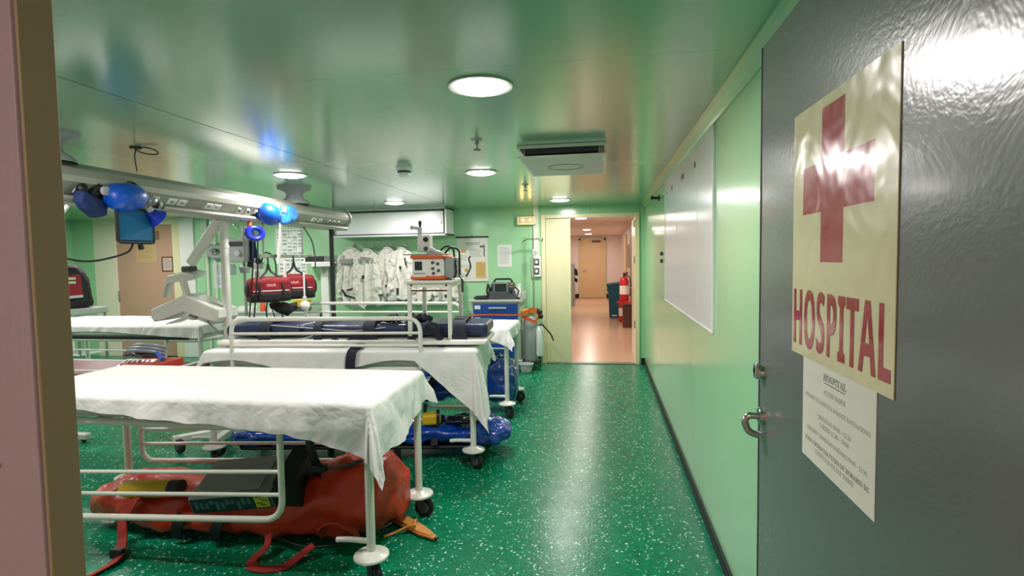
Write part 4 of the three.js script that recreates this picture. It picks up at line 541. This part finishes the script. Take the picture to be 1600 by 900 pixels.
// papers and posters on the end wall
function sheetOnWall(name, label, cat, x0, x1, y0, y1, draw, z = ZFAR, grp) {
  const w = x1 - x0, h = y1 - y0, t = thing(name, label, cat, [(x0 + x1) / 2, y0, z], 0, grp); obj('sheet', box(w, h, .003, 0, h / 2, .0016, 0), M.paper, t);
  obj('print', flat(w * .995, h * .995).translate(0, h / 2, .0036), mat('#ffffff', .6, { map: canvasTex(384, Math.round(384 * h / w), draw) }), t); return t;
}
const lines = (c, x, y, w, n, dy, col = '#9a9c98') => { c.fillStyle = col; for (let i = 0; i < n; i++) c.fillRect(x, y + i * dy, w * (.75 + .25 * Math.abs(Math.sin(i * 2.3))), dy * .35); };
{
  const p = sheetOnWall('wall_poster', 'long printed poster with yellow boxes on the green wall', 'poster', -2.09, -1.63, 1.17, 1.8, (c, w, h) => { c.fillStyle = '#dcdcd2'; c.fillRect(0, 0, w, h); c.fillStyle = '#6b6d70'; c.fillRect(w * .25, h * .11, w * .5, 8); c.fillRect(w * .3, h * .15, w * .4, 6); c.fillStyle = '#c9a04a'; c.fillRect(w * .13, h * .26, w * .16, h * .08); c.fillStyle = '#d2b06a'; c.fillRect(w * .6, h * .55, w * .33, h * .38); lines(c, w * .4, h * .26, w * .4, 7, 14); lines(c, w * .08, h * .38, w * .26, 6, 13); lines(c, w * .08, h * .62, w * .4, 3, 13); lines(c, w * .08, h * .82, w * .34, 6, 12); lines(c, w * .63, h * .58, w * .27, 10, 16, '#b08f4c'); c.fillStyle = '#c49634'; c.beginPath(); c.arc(w * .3, h * .74, 24, 0, 7); c.fill(); c.fillStyle = '#55585c'; c.fillRect(w * .86, h * .15, 14, h * .28); c.fillRect(w * .74, h * .18, 50, 22); });
  obj('hanging_bar', box(.48, .022, .014, 0, .64, .006, .004), M.black, p); obj('hanging_bar', box(.48, .014, .012, 0, 0, .006, .004), M.greyP, p); obj('hook', rod([0, .65, .0], [0, .67, .01], .006), M.chrome, p);
  sheetOnWall('wall_notice', 'single white typed page on the green wall right of the poster', 'notice', -1.49, -1.285, 1.375, 1.69, (c, w, h) => { c.fillStyle = '#e9e8e2'; c.fillRect(0, 0, w, h); lines(c, w * .12, h * .1, w * .75, 24, h * .033, '#a6a6a4'); });
  const chart = (c, w, h) => { c.fillStyle = '#eef0ea'; c.fillRect(0, 0, w, h); c.fillStyle = '#9fa7a2'; for (let i = 0; i < 5; i++) for (let j = 0; j < 8; j++) if ((i * 3 + j * 5) % 7) c.fillRect(w * (.06 + i * .19), h * (.06 + j * .115), w * .14, h * (.03 + .04 * ((i + j) % 3) / 2)); c.strokeStyle = '#8a908c'; c.lineWidth = 2; for (let i = 0; i < 5; i++) c.strokeRect(w * (.05 + i * .18), h * .05, w * .18, h * .9); };
  sheetOnWall('wall_chart', 'upper white table chart behind the red bags', 'chart', -4.95, -4.5, 1.58, 2.0, chart, ZFAR); sheetOnWall('wall_chart', 'lower white table chart behind the red bags', 'chart', -4.92, -4.45, 1.05, 1.56, chart, ZFAR);
  sheetOnWall('wall_notice', 'white two-part notice on the green wall left of the lamp post', 'notice', -6.04, -5.78, 1.1, 1.5, (c, w, h) => { c.fillStyle = '#dfe3e4'; c.fillRect(0, 0, w, h); lines(c, w * .1, h * .08, w * .8, 10, h * .04, '#8b9296'); lines(c, w * .1, h * .58, w * .8, 8, h * .04, '#8b9296'); });
  sheetOnWall('door_paper', 'yellowed pinned paper on the brown door', 'notice', -7.42, -7.06, 1.52, 1.86, (c, w, h) => { c.fillStyle = '#c8a877'; c.fillRect(0, 0, w, h); c.fillStyle = '#a5644a'; c.fillRect(10, 20, 30, 20); lines(c, w * .1, h * .25, w * .7, 6, h * .1, '#b89a6c'); }, ZFAR - .01); sheetOnWall('door_paper', 'brown dark-edged paper behind the yellowed one on the brown door', 'notice', -7.3, -6.98, 1.88, 2.02, (c, w, h) => { c.fillStyle = '#8d6a52'; c.fillRect(0, 0, w, h); lines(c, w * .1, h * .2, w * .7, 3, h * .2, '#a98b73'); }, ZFAR - .01);
  const f = sheetOnWall('framed_notice', 'small dark framed notice on the brown door', 'notice', -6.95, -6.77, 1.38, 1.6, (c, w, h) => { c.fillStyle = '#cbb5a8'; c.fillRect(0, 0, w, h); lines(c, w * .15, h * .15, w * .7, 8, h * .09, '#a08a80'); }, ZFAR - .01); obj('picture_frame', [box(.2, .016, .012, 0, 0, .006, .003), box(.2, .016, .012, 0, .22, .006, .003), box(.016, .22, .012, -.092, .11, .006, .003), box(.016, .22, .012, .092, .11, .006, .003)], M.frameBrown, f);
  const pi = thing('wall_pipe', 'pair of thin white pipes running down the green wall beside the brown door', 'pipe', [-6.12, 0, ZFAR + .03]); obj('pipe', rod([0, .0, 0], [0, CEIL, 0], .018), M.white, pi); obj('pipe', rod([.14, .0, 0], [.14, CEIL, 0], .014), M.white, pi); obj('clip', [box(.22, .02, .04, .07, 1.8, -.01, .004), box(.22, .02, .04, .07, .7, -.01, .004)], M.steel, pi);
  const rg = thing('hose_coil', 'rolled grey hose on a hook left of the lamp post', 'hose', [-5.92, 1.66, ZFAR + .06]); obj('loop', new THREE.TorusGeometry(.1, .045, 14, 32).scale(1.2, .8, 1), M.greyP, rg); obj('hook', rod([0, .03, -.06], [0, .03, .05], .01), M.steel, rg);
}
// wall cabinet
{
  const t = thing('wall_cabinet', 'white sliding-door cabinet high on the end wall', 'cabinet', [-2.97, 1.83, -7.455]);
  obj('body', [box(1.7, .025, .4, 0, .0125, 0, .003), box(1.7, .025, .4, 0, .3725, 0, .003), box(.025, .385, .4, -.8375, .1925, 0, .003), box(.025, .385, .4, .8375, .1925, 0, .003), box(1.7, .385, .01, 0, .1925, -.195, 0)], M.cabinet, t);
  for (const s of [-1, 1]) { const d = obj('sliding_door', box(.82, .3, .012, s * .4, .185, .18 + s * .008, .002), M.cabinet, t); obj('handle', box(.012, .05, .008, s * .77, .185, .192 + s * .008, .002), M.steel, d); }
  obj('track', [box(1.64, .012, .05, 0, .03, .185, .002), box(1.64, .012, .05, 0, .345, .185, .002)], M.dkGrey, t); obj('track_end', [box(.01, .3, .05, .812, .185, .18, .002), box(.01, .3, .05, -.812, .185, .18, .002)], M.dkGrey, t);
  tag(obj('filler_panel', box(1.7, .004, .4, -2.97, 2.2165, -7.455, .001), M.cabinet), 'thin white panel between wall cabinet and ceiling', 'panel');
}
// coats on hooks
function coat(label, x, y, sd, { w = .2, len = .75, stripes = [] } = {}) {
  const zo = .07 * (Math.round(sd * 2) % 2);
  const t = thing('white_coat', label, 'coat', [x, y, ZFAR + .12 + zo], 0, 'white garments hanging on the end wall');
  const W = v => w * (v < .1 ? .2 + 5 * v : .7 + .3 * Math.min(1, (v - .1) * 1.6)), D = v => .03 + .065 * Math.min(1, v * 2);
  const shell = (a, v, k = 1) => { const pl = 1 + .3 * Math.min(1, v * 2) * Math.sin(9 * a + sd * 3 + 3 * nz(v * 2, sd)) + .3 * nz(Math.cos(a) * 2 + sd, v * 2.5, Math.sin(a) * 2), sx = .05 * nz(v * 2 + sd) * v; return [sx + Math.cos(a) * W(v) * pl * k, -v * len - .04 * v * nz(a * 1.5 + sd * 5) * (v > .8 ? 3 : 1), Math.sin(a) * D(v) * pl * k]; };
  obj('body', gridGeo(72, 50, (u, v) => shell(-u * Math.PI * 2, .01 + v * .99), true), M.coat, t);
  for (const s of [-1, 1]) obj('sleeve', turn(loft([[0, 0, 0, .03, .03], [.1, -.01, 0, .05, .045], [.3, .0, .01, .05, .045], [.5, .02, .02, .042, .04], [.56, .02, .02, .03, .03]], { amp: .03, fr: 9, sd: sd + s, n: 50, seg: 30, p: 2 }), 0, 0, -Math.PI / 2 + s * .12, s * w * .62, -.1, .05), M.coat, t);
  obj('collar', new THREE.TorusGeometry(.05, .016, 10, 24, 4.6).rotateZ(-2.3).scale(1.3, .8, 1).translate(0, -.04, .03), M.coat, t);
  obj('hook', [pipe([[0, .02, -.11 - zo], [0, .02, -.03], [0, -.02, .0], [0, .0, .02]], .007, .02), box(.05, .06, .01, 0, .03, -.114 - zo, .003)], M.chrome, t);
  for (const [sx, sy, sw, sh, rz, m] of stripes) obj('patch', box(sw, sh, .012, sx, sy, D(.5) + .022, .003, [0, 0, rz]), m, t);
  return t;
}
coat('white garment with grey shoulder band and black straps, leftmost on the hooks', -3.66, 1.69, 1, { w: .2, len: .78, stripes: [[0, -.2, .26, .07, .03, M.band], [.06, -.6, .2, .025, .25, M.black], [-.08, -.66, .025, .12, .6, M.black], [.02, -.72, .2, .025, -.3, M.black], [.08, -.28, .03, .05, 0, M.maroon]] });
coat('white garment with a square black badge, second on the hooks', -3.38, 1.66, 2.4, { w: .2, len: .8, stripes: [[-.02, -.4, .05, .05, .1, M.black], [.02, -.14, .16, .05, -.1, M.band]] });
coat('loose white garment with dark straps hanging third on the hooks', -3.1, 1.68, 4.1, { w: .2, len: .78, stripes: [[.04, -.6, .03, .14, .5, M.black], [.1, -.22, .03, .03, 0, M.black]] });
coat('white garment with small black tabs, right of the loose one', -2.86, 1.67, 5.7, { w: .18, len: .72, stripes: [[.02, -.28, .03, .04, 0, M.black], [.1, -.2, .02, .12, .2, M.black], [-.03, -.62, .03, .1, 0, M.black]] });
coat('white garment hanging behind the ventilator table', -2.52, 1.55, 7.3, { w: .19, len: .66, stripes: [[0, -.35, .1, .015, 0, M.black], [.1, -.25, .03, .2, .1, M.black]] });
coat('white garment with black straps, rightmost behind the ventilator table', -2.24, 1.53, 8.8, { w: .17, len: .62, stripes: [[-.05, -.3, .03, .12, .4, M.black], [.05, -.55, .06, .04, .2, M.black]] });
// drawer cart with defibrillator
{
  const t = thing('drawer_cart', 'grey medical cart with blue drawers against the end wall', 'cart', [-1.42, 0, -7.3]);
  obj('body', box(.66, .78, .44, 0, .52, 0, .01), M.cartGrey, t); obj('cart_top', box(.72, .035, .5, 0, .93, 0, .01), M.cartGrey, t); obj('side_guard', box(.02, .12, .46, .35, .985, -.01, .008), M.cartGrey, t);
  for (const [y, h] of [[.83, .13], [.67, .15], [.5, .15], [.29, .23]]) { const d = obj('drawer', box(.6, h, .03, 0, y, .225, .006), M.cartBlue, t); obj('handle', box(.24, .022, .018, .03, y + .01, .248, .006), M.cartGrey, d); obj('label_card', box(.08, .05, .003, -.24, y + .02, .2415, .001), M.paper, d); }
  obj('bumper', box(.7, .05, .48, 0, .12, 0, .012), M.cartGrey, t); for (const [x, z] of [[-.28, .18], [.28, .18], [-.28, -.18], [.28, -.18]]) castor(t, x, z, .4);
  tag(obj('orange_strap', strapGeo([[-1.78, .74, -7.05], [-1.5, .755, -7.035], [-1.2, .75, -7.035], [-1.02, .765, -7.06], [-.98, .79, -7.2]], .02, .006, [0, 1, 0]), M.orange), 'orange strap tied around the blue drawer cart', 'strap');
  const d = thing('defibrillator', 'dark grey defibrillator monitor with carry handle on the drawer cart', 'defibrillator', [-1.34, .948, -7.25], .02);
  obj('body', box(.32, .22, .18, 0, .115, 0, .03), M.dkGrey, d); obj('base', ext([[-.18, 0], [.18, 0], [.16, .09], [-.16, .09]], .18, .012).translate(0, .004, -.08), M.dkGrey, d); const sc = obj('screen_frame', box(.19, .14, .014, -.02, .155, .094, .006), M.greyP, d); obj('screen', box(.165, .115, .004, -.02, .155, .102, .002), M.screen, sc);
  obj('carry_handle', pipe([[-.13, .21, 0], [-.11, .27, 0], [.11, .27, 0], [.13, .21, 0]], .013, .03), M.black, d); obj('dial', lathe([[0, .02], [.024, .018], [.028, 0]], .12, .11, .1, 20, [Math.PI / 2, 0, 0]), M.black, d); for (const [x, y, m] of [[.1, .2, M.orange], [.13, .2, M.yellow], [.1, .17, M.greyP], [.13, .17, M.greyP], [-.145, .16, M.black], [-.145, .13, M.black]]) obj('button', box(.02, .018, .008, x, y, .094, .003), m, d);
  obj('paddle_cable', tube([[-.16, .1, .0], [-.2, .18, .03], [-.21, .2, .0], [-.22, .1, .03], [-.2, .05, .05], [-.18, .12, .06], [-.19, .19, .03]], .014, 60), M.black, d); obj('side_pouch', [box(.07, .13, .14, .19, .08, 0, .02), box(.05, .16, .02, .21, .12, -.06, .006)], M.whiteP, d); obj('cable', tube([[.17, .16, .05], [.22, .12, .08], [.2, .03, .09], [.23, .01, .06]], .008, 30), M.black, d);
  const pch = thing('black_case', 'flat black soft case beside the defibrillator', 'case', [-1.63, .948, -7.2]); obj('body', loft([[-.1, .02, 0, .015, .06], [-.05, .025, 0, .024, .08], [.05, .025, 0, .024, .08], [.1, .02, 0, .016, .06]], { p: 4, amp: .006, n: 30 }), M.bagBlack, pch); obj('zip', tube([[-.09, .022, .06], [-.04, .025, .082], [.04, .025, .082], [.09, .022, .06]], .003, 20), M.dkGrey, pch);
}
// drip pole, gas cylinder, emergency light and duct by the double door
{
  const t = thing('drip_stand', 'chrome drip pole standing between the drawer cart and the double door', 'stand', [-.95, 0, -7.45]); obj('pole', [rod([0, .05, 0], [0, 1.6, 0], .013), rod([0, 1.55, 0], [0, 1.9, 0], .009)], M.chrome, t); obj('collar', rod([0, 1.5, 0], [0, 1.62, 0], .02), M.silver, t); obj('hook', [tube([[-.17, 1.77, 0], [-.15, 1.73, 0], [-.06, 1.76, 0], [0, 1.75, 0], [.06, 1.76, 0], [.12, 1.72, .03], [.14, 1.76, .05]], .008, 40)], M.chrome, t); obj('base', [rod([0, .06, 0], [-.16, .03, .12], .013), rod([0, .06, 0], [.1, .03, .16], .013), rod([0, .06, 0], [0, .03, -.17], .013)], M.black, t);
  const e = thing('emergency_light', 'emergency light box with two glowing spots above the drip pole', 'lamp', [-1.06, 1.96, ZFAR]); obj('housing', box(.27, .12, .07, 0, .06, .035, .012), M.cream, e); obj('lens', box(.2, .07, .01, 0, .065, .072, .004), M.clear, e); for (const x of [-.05, .06]) { obj('bulb', ell(.022, .018, .012, x, .066, .084), M.glowWarm, e); const l = new THREE.PointLight(hex('#ffc46a'), .015); l.position.set(x, .066, .12); l.castShadow = true; e.add(l); }
  const d = thing('cable_duct', 'vertical white cable duct ending in two switches left of the cream door', 'duct', [-.93, 1.28, ZFAR]); obj('duct', box(.075, .7, .03, 0, .59, .015, .004), M.white, d); obj('switch_box', box(.13, .29, .045, 0, .095, .022, .008), M.whiteP, d); for (const y of [.03, .16]) { const s = obj('switch_plate', box(.085, .09, .01, 0, y, .048, .004), M.dkGrey, d); obj('rocker', box(.035, .045, .012, .005, y, .054, .004), M.paper, s); }
  const c = thing('gas_cylinder', 'grey gas cylinder with brass fittings and an orange strap beside the drawer cart', 'cylinder', [-.965, 0, -7.2]); obj('body', lathe([[0, .13], [.09, .13], [.1, .15], [.1, .62], [.08, .7], [.04, .74], [0, .74]], 0, 0, 0), M.greyP, c); obj('stand', [lathe([[0, .1], [.12, .1], [.13, .13], [.0, .135]], 0, 0, 0), rod([0, 0, 0], [0, .11, 0], .05)], M.dkGrey, c); obj('valve', [rod([0, .74, 0], [0, .82, 0], .03), rod([-.08, .8, 0], [.08, .8, 0], .022), box(.2, .04, .06, -.02, .78, .02, .01)], M.yellow, c); obj('regulator', [rod([.08, .8, 0], [.15, .77, .03], .03), ell(.035, .035, .03, .14, .72, .03)], M.black, c); obj('strap', strapGeo([[-.11, .72, .04], [-.03, .7, .11], [.07, .66, .1], [.11, .74, .02], [.05, .82, .06], [-.08, .77, .08]], .04, .006, [0, 1, 0]), M.orange, c);
  obj('hose', tube([[.12, .6, .06], [.16, .62, .1], [.22, .56, .1], [.28, .48, .08], [.31, .4, .06]], .01, 30), M.black, c); obj('small_cylinder', lathe([[0, .2], [.045, .2], [.05, .22], [.05, .52], [.035, .58], [.015, .6], [0, .6]], .13, 0, .06), M.oxy, c);
  const b = thing('waste_bucket', 'small grey bucket on the floor under the gas cylinder', 'bucket', [-1.0, 0, -6.98]); obj('shell', lathe([[0, .004], [.06, .004], [.085, .11], [.1, .115], [.1, .12], [.08, .12], [.056, .012], [0, .012]], 0, 0, 0), M.silver, b); obj('bail', tube([[-.09, .11, 0], [-.06, .05, .085], [.06, .05, .085], [.09, .11, 0]], .004, 20), M.steel, b);
}
// left edge: red bag on a trolley, over-bed table with kit
{
  const t = thing('instrument_trolley', 'white trolley at the far left behind the left bed', 'trolley', [-6.85, 0, -6.05]); obj('table_top', box(.62, .08, .45, 0, .9, 0, .012), M.cartGrey, t); for (const [x, z] of [[-.28, .19], [.28, .19], [-.28, -.19], [.28, -.19]]) obj('leg', rod([x, .1, z], [x, .87, z], .016), M.steel, t); obj('shelf', box(.58, .02, .42, 0, .35, 0, .006), M.whiteP, t); obj('side_sheet', box(.4, .45, .01, .02, .62, .2, .003), M.paper, t); for (const [x, z] of [[-.28, .19], [.28, .19], [-.28, -.19], [.28, -.19]]) castor(t, x, z, .2);
  const b = thing('medical_bag', 'tall red and black bag with green tags on the far-left trolley', 'bag', [-6.83, .945, -5.98], .72, 'red and black medical bags'); obj('body', turn(loft([[0, 0, 0, .24, .14], [.1, 0, 0, .25, .15], [.35, -.01, 0, .2, .13], [.5, -.02, 0, .12, .09], [.56, -.03, 0, .05, .04]], { p: 3, amp: .012, fr: 8, n: 60 }), 0, 0, Math.PI / 2), M.bagBlack, b); obj('front_panel', turn(box(.28, .27, .02, .04, .27, .165, .006), -.06, 0, .07), M.bagRed, b); obj('stripe', turn(box(.28, .035, .022, .04, .13, .17, .004), -.06, 0, .07), M.silver, b); for (const y of [.33, .38]) obj('tag', box(.11, .03, .008, .05, y, .16, .002), mat(hex('#a7d8a8'), .4), b);
  const o = thing('overbed_table', 'maroon topped over-bed table behind the nearest bed', 'table', [-3.85, 0, -3.6]); obj('table_top', box(1.5, .03, .5, 0, .69, 0, .01), M.maroon, o); obj('edge_rail', [pipe([[-.73, .73, .25], [.74, .73, .25]].concat([[.74, .73, -.25]]), .008, .03), rod([-.73, .68, .26], [.74, .68, .26], .008)], M.white, o); obj('column', rod([-.7, .06, 0], [-.7, .675, 0], .03), M.white, o); obj('base', [box(.06, .05, .6, -.7, .05, 0, .01), box(.3, .05, .06, -.6, .05, .27, .01), box(.3, .05, .06, -.6, .05, -.27, .01)], M.white, o); for (const [x, z] of [[-.7, .27], [-.7, -.27], [-.5, .27], [-.5, -.27]]) obj('wheel', ell(.025, .025, .02, x, .025, z), M.black, o);
  const k = thing('kit_box', 'open red kit box with white slotted rack on the maroon table', 'box', [-3.3, .706, -3.5], .1); obj('box', [box(.32, .08, .24, 0, .04, 0, .01)], mat(hex('#b23a26'), .4), k); obj('rack', turn(box(.24, .012, .12, -.06, .09, .05, .004), .3, 0, 0), M.whiteP, k); for (let i = 0; i < 6; i++) obj('slot', turn(box(.014, .014, .07, -.16 + i * .036, .093, .05, .003), .3, 0, 0), M.black, k);
  const h = thing('tube_coil', 'coiled clear breathing hose with blue end lying on the red kit box', 'hose', [-3.38, .8, -3.52], .2); for (const i of [0, 1, 2]) obj('coil', new THREE.TorusGeometry(.12 - i * .012, .013, 10, 40).rotateX(Math.PI / 2 - .35).translate(i * .012, .03 + i * .022, -i * .01), mat(hex('#9aa3ad'), .25, { transmission: .3, thickness: 0 }), h); obj('end_piece', rod([.12, .04, .05], [.19, .0, .1], .016), mat(hex('#4557b8'), .4), h); obj('core', box(.12, .03, .05, 0, .04, 0, .01), M.black, h);
  tag(obj('yellow_tag', box(.1, .012, .05, -3.1, .712, -3.42, .003, [0, .4, 0]), M.yellow), 'small yellow packet lying next to the red kit box', 'packet');
}
// ---------------------------------------------------------------- things in the far corridor
{
  const t = thing('wheeled_bin', 'dark teal wheeled bin in the far corridor', 'bin', [.3, 0, -13.6]); obj('bin_body', turn(ext([[-.15, .04], [.15, .04], [.19, .8], [-.2, .8], [-.2, .66], [-.17, .62]], .44, .01), 0, 0, 0, 0, 0, -.22), M.teb, t); obj('lid', turn(box(.44, .06, .5, 0, 0, 0, .02), 0, 0, .1, -.01, .83, 0), mat(hex('#1d6f84'), .4), t); obj('handle', box(.07, .1, .4, .21, .9, 0, .02), M.teb, t); obj('wheel', [rod([.13, .06, -.22], [.13, .06, -.18], .06), rod([.13, .06, .18], [.13, .06, .22], .06)], M.black, t); obj('label', box(.12, .03, .004, -.04, .07, .232, .001), M.paper, t);
  const ex = (x, y, z, label) => { const e = thing('fire_extinguisher', label, 'extinguisher', [x, y, z], 0, 'fire extinguishers in the corridor'); obj('cylinder', lathe([[0, 0], [.085, 0], [.095, .015], [.095, .42], [.07, .48], [.03, .51], [0, .51]]), M.extRed, e); obj('valve', [rod([0, .5, 0], [0, .57, 0], .022), box(.12, .02, .03, .03, .58, 0, .005, [0, 0, .2]), box(.12, .014, .03, .03, .555, 0, .004)], M.black, e); obj('label', lathe([[.0965, .14], [.0965, .32]], 0, 0, 0), M.paper, e); obj('hose', tube([[.02, .54, .03], [.1, .5, .06], [.13, .3, .05], [.12, .1, .03]], .012, 30), M.black, e); };
  ex(.43, .57, -11.6, 'red fire extinguisher on the bracket in the far corridor'); ex(.44, .0, -12.7, 'red fire extinguisher standing on the corridor floor below the bracket');
  const br = thing('extinguisher_bracket', 'red bracket shelf holding the upper fire extinguisher', 'bracket', [.46, .54, -11.6]); obj('shelf', box(.36, .025, .26, 0, 0, 0, .004), M.extRed, br); obj('back_plate', box(.02, .4, .22, .185, -.1, 0, .004), M.extRed, br);
  const g = thing('hazard_box', 'dark wooden box on the corridor floor below the extinguisher bracket', 'box', [.5, 0, -11.75]); obj('crate', box(.2, .45, .3, 0, .225, 0, .01), M.frameBrown, g); obj('lid', box(.22, .03, .32, 0, .465, 0, .008), M.frameBrown, g);
  const c = thing('coat_rack', 'grey locker with dark jacket at the left of the corridor', 'locker', [-1.1, 0, -17]); obj('locker', box(.44, 1.3, .5, 0, .65, 0, .01), M.greyP, c); obj('jacket', loft([[-.0, 1.2, .0, .1, .1], [.12, 1.1, 0, .12, .1], [.26, 1.05, .02, .1, .08], [.32, 1.0, .02, .05, .05]], { amp: .03, fr: 9, n: 30 }), M.black, c); obj('jacket_sleeve', loft([[.2, .85, .05, .05, .05], [.27, .78, .05, .06, .05], [.32, .8, .05, .03, .03]], { amp: .02, fr: 9, n: 20 }), M.black, c);
}
renderer.render(scene, camera);
